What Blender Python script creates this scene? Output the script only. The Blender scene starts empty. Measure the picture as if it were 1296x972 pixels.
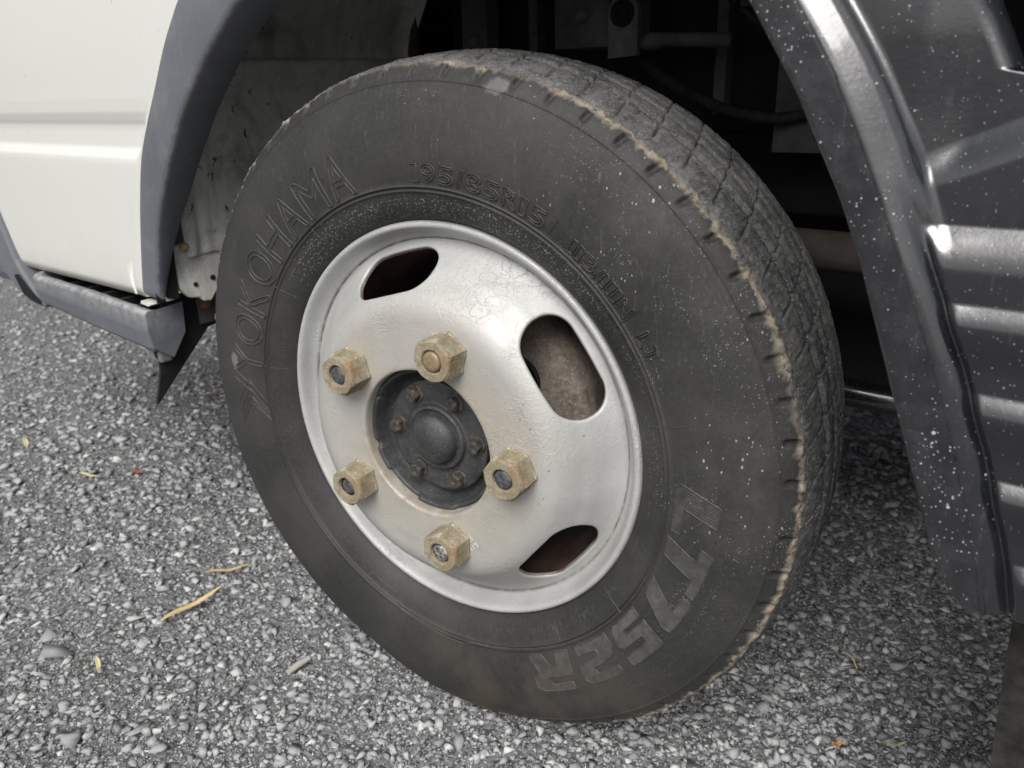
import bpy, bmesh, math, random
import numpy as np
from mathutils import Matrix, Vector
PI = math.pi
rng = np.random.default_rng(7)
random.seed(7)
sc = bpy.context.scene
col = sc.collection

# ------------------------------------------------------------------ camera
HC = 0.341                                   # wheel centre height
cam_d = bpy.data.cameras.new("camera")
cam = bpy.data.objects.new("camera", cam_d); col.objects.link(cam)
R_ = [[0.8511438, 0.1661553, -0.4979424], [0.5240988, -0.3224262, 0.7882651], [-0.0295753, -0.9318979, -0.3615128]]
CAM = np.array([0.4311, -0.5580, 0.6608])
m = Matrix.Identity(4)
for i in range(3):
    m[i][0] = R_[i][0]; m[i][1] = -R_[i][1]; m[i][2] = -R_[i][2]; m[i][3] = CAM[i]
cam.matrix_world = m
cam_d.sensor_width = 36; cam_d.lens = 976.4 / 1296 * 36
cam_d.clip_start = 0.02; cam_d.clip_end = 1000
cam_d.dof.use_dof = True; cam_d.dof.focus_distance = 0.68; cam_d.dof.aperture_fstop = 9.0
sc.camera = cam

# ------------------------------------------------------------------ light
w = bpy.data.worlds.new("World"); sc.world = w; w.use_nodes = True
wn = w.node_tree; bg = wn.nodes["Background"]
sky = wn.nodes.new("ShaderNodeTexSky"); sky.sky_type = 'NISHITA'; sky.sun_disc = False
SUN_EL, SUN_AZ = math.radians(48), math.radians(162)     # azimuth from +Y clockwise
sky.sun_elevation = SUN_EL; sky.sun_rotation = SUN_AZ
sky.air_density = 1.0; sky.dust_density = 4.0; sky.ozone_density = 1.0
hs = wn.nodes.new("ShaderNodeHueSaturation"); hs.inputs["Saturation"].default_value = 0.22
wn.links.new(sky.outputs[0], hs.inputs["Color"]); wn.links.new(hs.outputs[0], bg.inputs[0])
bg.inputs[1].default_value = 0.115
sun_d = bpy.data.lights.new("sun", 'SUN'); sun_d.energy = 3.0; sun_d.angle = math.radians(40); sun_d.color = (1, .97, .93)
sun = bpy.data.objects.new("sun", sun_d); col.objects.link(sun)
sd = Vector((math.sin(SUN_AZ) * math.cos(SUN_EL), math.cos(SUN_AZ) * math.cos(SUN_EL), math.sin(SUN_EL)))
sun.rotation_euler = (-sd).to_track_quat('-Z', 'Y').to_euler(); sun.location = (1, -2, 4)
sc.view_settings.view_transform = 'Standard'; sc.view_settings.look = 'None'
sc.view_settings.exposure = 0.04; sc.view_settings.gamma = 1.0

# ------------------------------------------------------------------ material helper
class Mat:
    def __init__(s, name):
        s.m = bpy.data.materials.new(name); s.m.use_nodes = True
        s.t = s.m.node_tree; s.b = s.t.nodes["Principled BSDF"]
        s.tc = s.t.nodes.new("ShaderNodeTexCoord").outputs["Object"]
    def n(s, ty, **kw):
        nd = s.t.nodes.new(ty)
        for k, v in kw.items(): setattr(nd, k, v)
        return nd
    def put(s, sock, v):
        if isinstance(v, bpy.types.NodeSocket): s.t.links.new(v, sock)
        elif v is not None:
            if isinstance(v, (tuple, list)) and len(v) == 3 and sock.type == 'RGBA': v = (*v, 1)
            sock.default_value = v
    def stretch(s, vec=(1, 1, 1), rot=(0, 0, 0), src=None):
        nd = s.n("ShaderNodeMapping"); s.put(nd.inputs[0], src or s.tc)
        nd.inputs["Scale"].default_value = vec; nd.inputs["Rotation"].default_value = rot; return nd.outputs[0]
    def noise(s, scale, detail=4, rough=.55, vec=None, dist=0):
        nd = s.n("ShaderNodeTexNoise"); s.put(nd.inputs["Vector"], vec or s.tc)
        nd.inputs["Scale"].default_value = scale; nd.inputs["Detail"].default_value = detail
        nd.inputs["Roughness"].default_value = rough; nd.inputs["Distortion"].default_value = dist
        return nd.outputs[0]
    def voro(s, scale, vec=None, feature='F1', out="Distance", rand=1):
        nd = s.n("ShaderNodeTexVoronoi", feature=feature); s.put(nd.inputs["Vector"], vec or s.tc)
        nd.inputs["Scale"].default_value = scale; nd.inputs["Randomness"].default_value = rand
        return nd.outputs[out]
    def mth(s, op, a, b=None, c=None, clamp=False):
        nd = s.n("ShaderNodeMath", operation=op, use_clamp=clamp)
        s.put(nd.inputs[0], a)
        if b is not None: s.put(nd.inputs[1], b)
        if c is not None: s.put(nd.inputs[2], c)
        return nd.outputs[0]
    def rng(s, v, a, b, c=0., d=1., smooth=False):
        nd = s.n("ShaderNodeMapRange"); s.put(nd.inputs[0], v)
        if smooth: nd.interpolation_type = 'SMOOTHSTEP'
        for i, q in enumerate((a, b, c, d)): nd.inputs[i + 1].default_value = q
        return nd.outputs[0]
    def mix(s, f, a, b, blend='MIX'):
        nd = s.n("ShaderNodeMix", data_type='RGBA', blend_type=blend)
        s.put(nd.inputs[0], f); s.put(nd.inputs[6], a); s.put(nd.inputs[7], b); return nd.outputs[2]
    def sep(s):
        nd = s.n("ShaderNodeSeparateXYZ"); s.put(nd.inputs[0], s.tc); return nd.outputs
    def rad(s):
        x, y, z = s.sep()
        return s.mth('SQRT', s.mth('ADD', s.mth('MULTIPLY', x, x), s.mth('MULTIPLY', z, z)))
    def attr(s, name):
        nd = s.n("ShaderNodeAttribute", attribute_name=name); return nd.outputs["Fac"]
    def island(s):
        return s.n("ShaderNodeNewGeometry").outputs["Random Per Island"]
    def objrand(s):
        return s.n("ShaderNodeObjectInfo").outputs["Random"]
    def bump(s, h, dist=.001, strength=1, normal=None):
        nd = s.n("ShaderNodeBump"); nd.inputs["Strength"].default_value = strength; nd.inputs["Distance"].default_value = dist
        s.put(nd.inputs["Height"], h)
        if normal is not None: s.put(nd.inputs["Normal"], normal)
        return nd.outputs[0]
    def out(s, c, rough=.5, metal=0, normal=None, spec=None, coat=None, coat_rough=.1):
        s.put(s.b.inputs["Base Color"], c); s.put(s.b.inputs["Roughness"], rough); s.put(s.b.inputs["Metallic"], metal)
        if normal is not None: s.put(s.b.inputs["Normal"], normal)
        if spec is not None: s.put(s.b.inputs["Specular IOR Level"], spec)
        if coat is not None:
            s.put(s.b.inputs["Coat Weight"], coat); s.put(s.b.inputs["Coat Roughness"], coat_rough)
        return s.m
g3 = lambda v: (v, v, v)

def m_silver():
    k = Mat("silver_wheel_paint"); r = k.rad()
    wob = k.noise(30, 3)
    base = k.mix(k.rng(wob, .35, .7), (.42, .42, .41), (.49, .495, .495))
    # yellowish road film round the nuts and centre bore
    film = k.mth('MULTIPLY', k.rng(r, .168, .095), k.rng(k.noise(14, 5), .22, .55))
    base = k.mix(k.mth('MULTIPLY', film, .9), base, (.415, .385, .325))
    rust = k.mth('MULTIPLY', k.rng(r, .083, .0760), k.rng(k.noise(45, 4), .42, .62))
    base = k.mix(k.mth('MULTIPLY', rust, .55), base, (.28, .20, .13))
    # grime in the seam between disc and rim
    seam = k.mth('MULTIPLY', k.rng(k.mth('ABSOLUTE', k.mth('SUBTRACT', r, .1895)), .0018, .0002), k.rng(k.noise(70, 4), .3, .55))
    base = k.mix(k.mth('MULTIPLY', seam, .75), base, (.12, .09, .065))
    pits = k.mth('MULTIPLY', k.rng(k.voro(360), .19, .11), k.rng(k.noise(23, 3), .46, .58))
    base = k.mix(k.mth('MULTIPLY', pits, .8), base, (.20, .15, .10))
    chip = k.mth('MULTIPLY', k.rng(k.voro(70), .09, .05), k.rng(k.noise(9, 1), .58, .62))
    base = k.mix(chip, base, (.32, .18, .08))
    dirt = k.rng(k.noise(60, 8, .7), .50, .72)
    base = k.mix(k.mth('MULTIPLY', dirt, .34), base, (.27, .28, .25))
    base = k.mix(k.mth('MULTIPLY', k.attr("cut"), k.rng(k.noise(60, 4), .3, .6, .5, 1)), base, (.17, .12, .095))
    # lifted, wrinkled paint: short curved worm marks in patches
    wv = k.voro(95, vec=None, feature='DISTANCE_TO_EDGE')
    worm = k.mth('MULTIPLY', k.rng(k.mth('ABSOLUTE', k.mth('SUBTRACT', k.noise(105, 3, .5, dist=1.0), .5)), .045, .0), k.rng(k.noise(16, 4), .44, .66))
    nb = k.bump(worm, .0007, .55)
    nb = k.bump(k.noise(420, 4, .6), .0004, .35, nb)
    nb = k.bump(k.noise(60, 4, .6), .0016, .35, nb)
    return k.out(base, k.rng(k.noise(35, 4), .3, .7, .46, .62), .22, nb, coat=.10, coat_rough=.3)

def m_tyre():
    k = Mat("dusty_tyre_rubber"); x, y, z = k.sep(); r = k.rad()
    ed, tr, nt = k.attr("edge"), k.attr("tread"), k.attr("notch")
    base = k.mix(k.rng(k.noise(7, 5), .3, .7), g3(.022), g3(.034))
    fine = k.noise(260, 8, .75)
    base = k.mix(k.rng(fine, .45, .75, 0, .5), base, (.066, .065, .062))
    # vertical wash streaks in the upper half
    st = k.noise(1, 5, .7, vec=k.stretch((330, 330, 45)))
    stm = k.mth('MULTIPLY', k.rng(st, .60, .72), k.rng(z, .02, .2))
    base = k.mix(k.mth('MULTIPLY', stm, .30), base, (.22, .22, .21))
    sm = k.mth('MULTIPLY', k.rng(k.noise(9, 4), .44, .60), k.rng(r, .335, .30))
    base = k.mix(k.mth('MULTIPLY', sm, .18), base, (.10, .098, .092))
    # splashed pale mud specks, most on the rear upper quarter, and near the rim at the top
    side = k.rng(k.mth('ADD', k.mth('MULTIPLY', x, .9), k.mth('MULTIPLY', z, .45)), .0, .26)
    area = k.mth('MULTIPLY', k.rng(k.noise(11, 3), .45, .62), k.mth('ADD', k.mth('MULTIPLY', side, .85), .15))
    d1 = k.voro(340, vec=k.stretch((1, 1, .6))); dsz = k.voro(340, vec=k.stretch((1, 1, .6)), out="Color")
    sepc = k.n("ShaderNodeSeparateColor"); k.put(sepc.inputs[0], dsz)
    lim = k.mth('MULTIPLY', k.mth('MULTIPLY', k.mth('POWER', sepc.outputs[0], 4.0), .40), area)
    s1 = k.rng(k.mth('SUBTRACT', lim, d1), .0, .05)
    d2 = k.voro(620); dc2 = k.n("ShaderNodeSeparateColor"); k.put(dc2.inputs[0], k.voro(620, out="Color"))
    band = k.rng(k.mth('ABSOLUTE', k.mth('SUBTRACT', r, .222)), .022, .008)
    area2 = k.mth('MAXIMUM', k.mth('MULTIPLY', k.mth('MULTIPLY', band, k.rng(z, .08, .16)), 1.0), k.mth('MULTIPLY', k.mth('ADD', k.mth('MULTIPLY', side, .6), .18), k.rng(k.noise(15, 4), .4, .6)))
    s2 = k.rng(k.mth('SUBTRACT', k.mth('MULTIPLY', k.mth('MULTIPLY', k.mth('POWER', dc2.outputs[1], 1.6), .55), area2), d2), .0, .08)
    film2 = k.mth('MULTIPLY', k.mth('MULTIPLY', area, k.rng(k.noise(40, 6, .75), .42, .68)), .22)
    base = k.mix(film2, base, (.13, .128, .122))
    side_only = k.mth('SUBTRACT', 1, tr)
    specks = k.mth('MULTIPLY', k.mth('MAXIMUM', s1, k.mth('MULTIPLY', s2, .7)), side_only)
    base = k.mix(k.mth('MULTIPLY', specks, k.rng(k.noise(90, 3), .3, .7, .35, 1)), base, (.40, .40, .39))
    for sx_, sz_, ax_, az_, am_ in ((.078, .319, .012, .007, .38), (-.2815, .036, .0065, .012, .5)):
        qx, qz = k.mth('DIVIDE', k.mth('SUBTRACT', x, sx_), ax_), k.mth('DIVIDE', k.mth('SUBTRACT', z, sz_), az_)
        q = k.mth('ADD', k.mth('ADD', k.mth('MULTIPLY', qx, qx), k.mth('MULTIPLY', qz, qz)), k.mth('MULTIPLY', k.mth('SUBTRACT', k.noise(170, 4, .7), .5), 1.8))
        base = k.mix(k.mth('MULTIPLY', k.rng(q, 1.0, .45), am_), base, (.24, .238, .23))
    # brown dried mud low on the rear quarter
    bm = k.mth('MULTIPLY', k.mth('MULTIPLY', k.rng(z, -.19, -.255), k.rng(x, -.07, .04)), k.rng(k.noise(16, 6, .65), .40, .60))
    base = k.mix(k.mth('MULTIPLY', bm, .6), base, (.085, .066, .046))
    # shoulder: torn rubber crumbs, tan dust
    base = k.mix(nt, base, g3(.02))  # notches darkened in the colour to read as shaded recesses
    tan = k.mix(k.noise(190, 3), (.27, .215, .15), (.40, .36, .30))
    base = k.mix(k.mth('MULTIPLY', ed, k.rng(k.noise(90, 6, .8), .37, .49)), base, tan)
    # tread: ground pale by gravel, dark tears
    v = k.stretch((1, .45, 1))
    tn = k.noise(190, 9, .8, vec=v); tcol = k.mix(k.rng(tn, .36, .66), g3(.016), (.17, .17, .172))
    tcol = k.mix(k.mth('MULTIPLY', k.mth('MULTIPLY', k.rng(k.noise(24, 6, .75), .36, .62), k.rng(z, .05, .30, .25, 1)), .62), tcol, (.27, .27, .265))  # pale dust, painted stronger towards the top to carry the lighting there too
    crack = k.rng(k.mth('ABSOLUTE', k.mth('SUBTRACT', k.noise(60, 5, .65, dist=.6), .5)), .014, .0)
    tcol = k.mix(k.mth('MULTIPLY', crack, .55), tcol, g3(.010))
    grit = k.rng(k.voro(520), .30, .16); tcol = k.mix(k.mth('MULTIPLY', grit, k.rng(k.noise(90, 3), .40, .55)), tcol, g3(.38))
    base = k.mix(k.mth('MULTIPLY', tr, k.mth('SUBTRACT', 1, k.mth('MULTIPLY', ed, .8))), base, tcol)
    nb = k.bump(k.noise(500, 6, .7), .0006, .5)
    nb = k.bump(k.mth('MULTIPLY', tr, k.mth('ADD', tn, k.mth('MULTIPLY', crack, -.35))), .0020, .7, nb)
    nb = k.bump(specks, .0007, .6, nb)
    return k.out(base, k.mth('ADD', .60, k.mth('MULTIPLY', tr, .25)), 0, nb, spec=.35)

def m_letters():
    k = Mat("raised_rubber_edge")
    base = k.mix(k.rng(k.noise(120, 5, .7), .35, .7), g3(.034), (.088, .086, .081))
    x, y, z = k.sep()
    bm = k.mth('MULTIPLY', k.rng(z, -.18, -.24), k.rng(k.noise(30, 4), .35, .6))
    base = k.mix(k.mth('MULTIPLY', bm, .5), base, (.12, .095, .07))
    return k.out(base, .6, 0, k.bump(k.noise(600, 3), .0004, .4), spec=.35)

def m_nut():
    k = Mat("dusty_rusted_nut")
    base = k.mix(k.rng(k.noise(55, 6, .7), .35, .66), (.23, .19, .125), (.39, .345, .255))
    base = k.mix(k.rng(k.noise(26, 3), .54, .72), base, (.25, .145, .07))
    pit = k.rng(k.noise(380, 6, .85), .50, .64); base = k.mix(k.mth('MULTIPLY', pit, .65), base, (.075, .06, .04))
    base = k.mix(k.rng(k.noise(160, 4, .7), .58, .70), base, (.52, .48, .40))
    nb = k.bump(k.noise(380, 7, .75), .0009, .7); nb = k.bump(k.noise(70, 4), .0018, .5, nb)
    return k.out(base, .78, .05, nb, spec=.3)

def m_stud(col_a, col_b, name):
    k = Mat(name)
    base = k.mix(k.rng(k.noise(220, 5, .7), .42, .6), col_a, col_b)
    return k.out(base, .55, .4, k.bump(k.noise(500, 5), .0007, .7))

def m_hub():
    k = Mat("black_hub_paint")
    base = k.mix(k.rng(k.noise(40, 6, .7), .35, .7), g3(.024), (.062, .065, .070))
    base = k.mix(k.mth('MULTIPLY', k.rng(k.noise(300, 4, .7), .58, .72), .55), base, (.16, .155, .14))
    base = k.mix(k.rng(k.voro(160), .10, .05), base, (.22, .21, .19))
    return k.out(base, .52, 0, k.bump(k.noise(350, 6, .7), .0007, .6), spec=.5)

def m_rusty_dark():
    k = Mat("rusty_black_bolt")
    base = k.mix(k.rng(k.noise(160, 5, .7), .40, .64), (.025, .026, .028), (.10, .082, .062))
    base = k.mix(k.rng(k.noise(90, 3), .60, .72), base, (.20, .125, .07))
    return k.out(base, .65, 0, k.bump(k.noise(420, 6), .0008, .8))

def m_drum():
    k = Mat("rusty_brake_drum")
    base = k.mix(k.rng(k.noise(60, 6, .7), .35, .65), (.135, .105, .085), (.26, .225, .19))
    base = k.mix(k.rng(k.noise(260, 6, .8), .5, .66), base, (.34, .30, .26))
    base = k.mix(k.rng(k.noise(300, 4, .8), .58, .7), base, (.055, .042, .034))
    return k.out(base, .9, 0, k.bump(k.noise(280, 8, .8), .003, .8), spec=.15)

def m_barrel():
    k = Mat("brown_rim_barrel")
    base = k.mix(k.rng(k.noise(30, 5), .35, .65), (.05, .030, .024), (.11, .070, .055))
    return k.out(base, .7, 0, k.bump(k.noise(300, 4), .001, .4))

def m_white():
    k = Mat("cream_white_paint")
    base = k.mix(k.noise(3, 2), (.655, .66, .622), (.685, .688, .65))
    x, y, z = k.sep(); base = k.mix(k.mth('MULTIPLY', k.mth('MULTIPLY', k.rng(z, .50, .424), k.rng(k.noise(18, 6, .7), .35, .75)), .30), base, (.42, .38, .29))
    base = k.mix(k.mth('MULTIPLY', k.rng(k.voro(55), .045, .02), k.rng(k.noise(5, 1), .52, .6)), base, (.33, .29, .22))
    base = k.mix(k.mth('MULTIPLY', k.rng(k.voro(14), .022, .010), .6), base, (.25, .22, .17))
    return k.out(base, .27, 0, k.bump(k.noise(160, 2), .0001, .15), coat=.35, coat_rough=.08)

def m_inner():
    k = Mat("grimy_inner_panel_paint"); x, y, z = k.sep()
    base = k.mix(k.rng(k.noise(6, 5), .3, .7), (.64, .64, .60), (.78, .78, .73))
    base = k.mix(k.mth('MULTIPLY', k.rng(k.noise(16, 7, .7, dist=.5), .46, .70), .75), base, (.16, .155, .14))
    spl = k.mth('MULTIPLY', k.rng(k.noise(48, 5, .65, dist=.8), .61, .66), k.rng(k.noise(7, 2), .50, .60))
    base = k.mix(spl, base, (.022, .021, .020))
    base = k.mix(k.mth('MULTIPLY', k.rng(k.noise(1, 4, .6, vec=k.stretch((40, 40, 5))), .55, .75), .45), base, (.17, .155, .13))
    base = k.mix(k.rng(k.voro(24), .05, .03), base, (.09, .085, .075))
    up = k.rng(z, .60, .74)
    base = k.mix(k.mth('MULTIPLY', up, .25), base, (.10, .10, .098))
    return k.out(base, .7, 0, k.bump(k.noise(120, 5), .001, .4), spec=.25)

def m_grey_plastic():
    k = Mat("faded_grey_plastic")
    base = k.mix(k.rng(k.noise(9, 5, .6), .3, .7), (.100, .108, .126), (.140, .149, .168))
    sc1 = k.rng(k.mth('ABSOLUTE', k.mth('SUBTRACT', k.noise(7, 3, .4, vec=k.stretch((1, 1, .35), (.5, .6, .4)), dist=.6), .5)), .0022, .0)
    base = k.mix(k.mth('MULTIPLY', sc1, k.rng(k.noise(18, 3), .45, .6)), base, (.20, .21, .225))
    scr = k.mth('MULTIPLY', k.rng(k.noise(1, 3, .6, vec=k.stretch((300, 300, 18), (.3, .5, .2))), .62, .72), .5)
    base = k.mix(scr, base, (.19, .20, .21))
    base = k.mix(k.mth('MULTIPLY', k.rng(k.noise(60, 7, .75), .52, .72), .35), base, (.20, .20, .20))
    wear = k.attr("wear")
    base = k.mix(k.mth('MULTIPLY', wear, k.rng(k.noise(80, 5, .7), .35, .6)), base, (.36, .36, .34))
    return k.out(base, k.rng(k.noise(20, 4), .3, .7, .48, .64), 0, k.bump(k.noise(900, 3), .0003, .35), spec=.4)

def m_gloss_black():
    k = Mat("wet_black_plastic"); x, y, z = k.sep()
    base = k.mix(k.rng(k.noise(10, 5), .3, .7), (.005, .006, .009), (.012, .013, .017))
    fl = k.attr("flange")
    # dust film, strongest on the flange
    dust = k.mth('MULTIPLY', k.rng(k.noise(42, 7, .7), .44, .68), k.mth('ADD', .05, k.mth('MULTIPLY', fl, .55)))
    base = k.mix(k.mth('MULTIPLY', dust, .42), base, (.085, .088, .092))
    scr = k.rng(k.noise(1, 4, .65, vec=k.stretch((260, 260, 22), (0, .25, 0))), .60, .74)
    base = k.mix(k.mth('MULTIPLY', scr, .22), base, (.13, .135, .14))
    d = k.voro(210); dc = k.n("ShaderNodeSeparateColor"); k.put(dc.inputs[0], k.voro(210, out="Color"))
    dens = k.mth('MULTIPLY', k.rng(k.noise(13, 3), .20, .50), k.mth('ADD', .62, k.mth('MULTIPLY', fl, .38)))
    sp = k.rng(k.mth('SUBTRACT', k.mth('MULTIPLY', k.mth('MULTIPLY', k.mth('POWER', dc.outputs[0], 5.0), .30), dens), d), 0, .05)
    d2 = k.voro(520); dc2 = k.n("ShaderNodeSeparateColor"); k.put(dc2.inputs[0], k.voro(520, out="Color"))
    sp2 = k.rng(k.mth('SUBTRACT', k.mth('MULTIPLY', k.mth('MULTIPLY', k.mth('POWER', dc2.outputs[0], 2.5), .38), dens), d2), 0, .05)
    sp = k.mth('MAXIMUM', sp, sp2)
    base = k.mix(sp, base, (.46, .47, .48))
    nb = k.bump(k.noise(330, 5, .7), .00045, .45); nb = k.bump(k.noise(28, 3), .0010, .35, nb); nb = k.bump(sp, .0008, .8, nb)
    k.b.inputs["Coat IOR"].default_value = 1.6
    rg = k.mth('ADD', k.rng(k.noise(40, 5), .3, .7, .17, .26), k.mth('MULTIPLY', dust, .25))
    return k.out(base, rg, 0, nb, spec=.8, coat=1.0, coat_rough=.07)

def m_plain(name, a, b, scale=30, rough=.7, bump=.0006, spec=.3, metal=0):
    k = Mat(name)
    base = k.mix(k.rng(k.noise(scale, 6, .65), .35, .66), a, b)
    return k.out(base, rough, metal, k.bump(k.noise(scale * 8, 5), bump, .6), spec=spec)

def m_ground():
    k = Mat("fine_grey_grit")
    base = k.mix(k.rng(k.noise(4, 5), .3, .7), (.165, .169, .174), (.225, .229, .234))
    base = k.mix(k.rng(k.noise(260, 8, .8), .42, .66), base, (.29, .29, .288))
    base = k.mix(k.rng(k.voro(140, out="Distance"), .36, .66), base, g3(.10))
    c = k.n("ShaderNodeSeparateColor"); k.put(c.inputs[0], k.voro(170, out="Color"))
    base = k.mix(k.mth('MULTIPLY', k.rng(c.outputs[0], .3, .9), .5), base, (.38, .38, .385))
    h = k.mth('ADD', k.mth('MULTIPLY', k.voro(150), -.9), k.noise(300, 6, .7))
    return k.out(base, .92, 0, k.bump(h, .006, .9), spec=.15)

def m_stone(per):
    k = Mat("grey_crushed_stone" if per == 'i' else "grey_gravel_stone")
    rnd = k.island() if per == 'i' else k.objrand()
    cr = k.n("ShaderNodeValToRGB"); k.put(cr.inputs[0], rnd)
    el = cr.color_ramp.elements
    lo_ = .0 if per == 'i' else .10
    el[0].position = 0; el[0].color = (.15 + lo_, .154 + lo_, .162 + lo_, 1); el[1].position = 1; el[1].color = (.62, .62, .61, 1)
    for p, c in ((.22, (.22 + lo_ * .7, .226 + lo_ * .7, .238 + lo_ * .7)), (.5, (.30, .307, .32)), (.80, (.37, .376, .386)), (.95, (.47, .468, .462))):
        e = el.new(p); e.color = (*c, 1)
    base = k.mix(k.rng(k.noise(170, 6, .7), .35, .68, 0, .45), cr.outputs[0], (.50, .50, .495))
    base = k.mix(k.mth('MULTIPLY', k.rng(k.noise(420, 4, .7), .58, .72), .45), base, g3(.10))
    return k.out(base, .85, 0, k.bump(k.noise(330, 7, .75), .0011, .7), spec=.25)

def m_leaf(a, b, name):
    k = Mat(name)
    v = k.stretch((30, 400, 200))
    base = k.mix(k.rng(k.noise(1, 4, .6, vec=v), .35, .65), a, b)
    return k.out(base, .6, 0, k.bump(k.noise(1, 3, vec=v), .0005, .5))

M = dict(silver=m_silver(), tyre=m_tyre(), letters=m_letters(), nut=m_nut(),
         stud=m_stud((.055, .062, .078), (.15, .15, .15), "dark_steel_stud"), stud_tan=m_stud((.34, .25, .15), (.25, .19, .12), "dusty_tan_stud"),
         stud_grit=m_stud((.05, .055, .06), (.42, .40, .36), "gritty_stud"),
         hub=m_hub(), rustbolt=m_rusty_dark(), drum=m_drum(), barrel=m_barrel(), white=m_white(), inner=m_inner(),
         grey=m_grey_plastic(), gloss=m_gloss_black(),
         black=m_plain("matt_black_plastic", g3(.010), g3(.022), 25, .55), under=m_plain("underbody_black", g3(.006), (.014, .014, .016), 12, .75),
         steel=m_plain("grimy_chassis_steel", g3(.05), (.12, .12, .12), 18, .7), spring=m_plain("dusty_leaf_spring", (.045, .040, .035), (.085, .078, .068), 25, .8),
         rubber=m_plain("dusty_rubber_flap", g3(.012), (.040, .037, .033), 70, .8, .0012), rust=m_plain("orange_rust", (.10, .055, .03), (.19, .12, .07), 90, .85, .001),
         brass=m_plain("yellowed_bolt", (.22, .15, .07), (.40, .31, .19), 160, .6, .001),
         ground=m_ground(), stone=m_stone('o'), gravel=m_stone('i'),
         leaf=m_leaf((.52, .36, .16), (.70, .54, .30), "dry_bamboo_leaf"), straw=m_leaf((.45, .38, .20), (.60, .55, .34), "dry_straw"),
         redleaf=m_leaf((.22, .07, .05), (.36, .14, .09), "red_brown_leaf"), orange=m_leaf((.36, .16, .06), (.52, .28, .12), "orange_leaf"), stick=m_leaf((.33, .32, .29), (.46, .45, .41), "pale_stick"))

# ------------------------------------------------------------------ geometry helpers
def vnoise(P, seed=0):
    P = np.asarray(P, float); i = np.floor(P).astype(np.int64); f = P - i; f = f * f * (3 - 2 * f)
    def h(a):
        n = (a[..., 0] * 374761393 + a[..., 1] * 668265263 + a[..., 2] * 2147483647 + seed * 974634377) & 0xFFFFFFFF
        n = ((n ^ (n >> 13)) * 1274126177) & 0xFFFFFFFF
        n = ((n ^ (n >> 16)) * 2246822519) & 0xFFFFFFFF
        return ((n ^ (n >> 15)) & 0xFFFFFF) / float(0xFFFFFF)
    r = 0
    for dx in (0, 1):
        for dy in (0, 1):
            for dz in (0, 1):
                wgt = np.where(dx, f[..., 0], 1 - f[..., 0]) * np.where(dy, f[..., 1], 1 - f[..., 1]) * np.where(dz, f[..., 2], 1 - f[..., 2])
                r = r + wgt * h(i + np.array([dx, dy, dz]))
    return r * 2 - 1
def fbm(P, seed=0, oct=3):
    r = 0; a = 1
    for o in range(oct): r = r + a * vnoise(np.asarray(P) * 2 ** o, seed + o); a *= .5
    return r

def mesh(name, V, F, smooth=False, attrs=None):
    me = bpy.data.meshes.new(name)
    V = np.asarray(V, np.float32)
    if isinstance(F, np.ndarray):
        k = F.shape[1]
        me.vertices.add(len(V)); me.vertices.foreach_set("co", V.ravel())
        me.loops.add(F.size); me.loops.foreach_set("vertex_index", F.ravel().astype(np.int32))
        me.polygons.add(len(F)); me.polygons.foreach_set("loop_start", np.arange(0, F.size, k, dtype=np.int32))
        me.update(calc_edges=True); me.validate()
    else:
        me.from_pydata([tuple(map(float, v)) for v in V], [], F); me.update()
    if attrs:
        for k, v in attrs.items():
            a = me.attributes.new(k, 'FLOAT', 'POINT'); a.data.foreach_set("value", np.asarray(v, np.float32).ravel())
    if smooth: me.polygons.foreach_set("use_smooth", np.ones(len(me.polygons), bool))
    return me

def obj(name, me, mat, parent=None, loc=(0, 0, 0), rot=(0, 0, 0)):
    o = bpy.data.objects.new(name, me); col.objects.link(o)
    if mat is not None and me is not None and not me.materials: me.materials.append(mat)
    o.parent = parent; o.location = loc; o.rotation_euler = rot
    return o
def tag(o, label=None, cat=None, group=None, kind=None):
    for k, v in (("label", label), ("category", cat), ("group", group), ("kind", kind)):
        if v: o[k] = v
    return o

def grid_faces(nu, nv, wrap_v=False, flip=False):
    u = np.arange(nu - 1)[:, None]; v = np.arange(nv if wrap_v else nv - 1)[None, :]
    v2 = (v + 1) % nv
    a = u * nv + v; b = u * nv + v2; c = (u + 1) * nv + v2; d = (u + 1) * nv + v
    F = np.stack([a, b, c, d], -1).reshape(-1, 4)
    return F[:, ::-1].copy() if flip else F

def revolve(name, prof, seg=128, smooth=True, attrs=None):
    """prof = (r, z_out) list; axis along -Y (outwards)"""
    prof = np.array(prof, float); t = np.linspace(0, 2 * PI, seg, endpoint=False)
    r = prof[:, 0][:, None]; V = np.stack([r * np.cos(t), np.broadcast_to(-prof[:, 1][:, None], (len(prof), seg)), r * np.sin(t)], -1)
    return mesh(name, V.reshape(-1, 3), grid_faces(len(prof), seg, True), smooth)

def dens(prof, step):
    """resample a polyline (no smoothing)"""
    out = [prof[0]]
    for a, b in zip(prof[:-1], prof[1:]):
        n = max(1, int(math.ceil(math.dist(a, b) / step)))
        for i in range(1, n + 1): out.append(tuple(a[k] + (b[k] - a[k]) * i / n for k in range(len(a))))
    return out
def catmull(P, n=8):
    P = [np.array(p, float) for p in P]; Q = [2 * P[0] - P[1]] + P + [2 * P[-1] - P[-2]]; out = []
    for i in range(1, len(Q) - 2):
        for j in range(n):
            t = j / n; a, b, c, d = Q[i - 1:i + 3]
            out.append(.5 * ((2 * b) + (-a + c) * t + (2 * a - 5 * b + 4 * c - d) * t * t + (-a + 3 * b - 3 * c + d) * t ** 3))
    out.append(P[-1]); return np.array(out)

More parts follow.
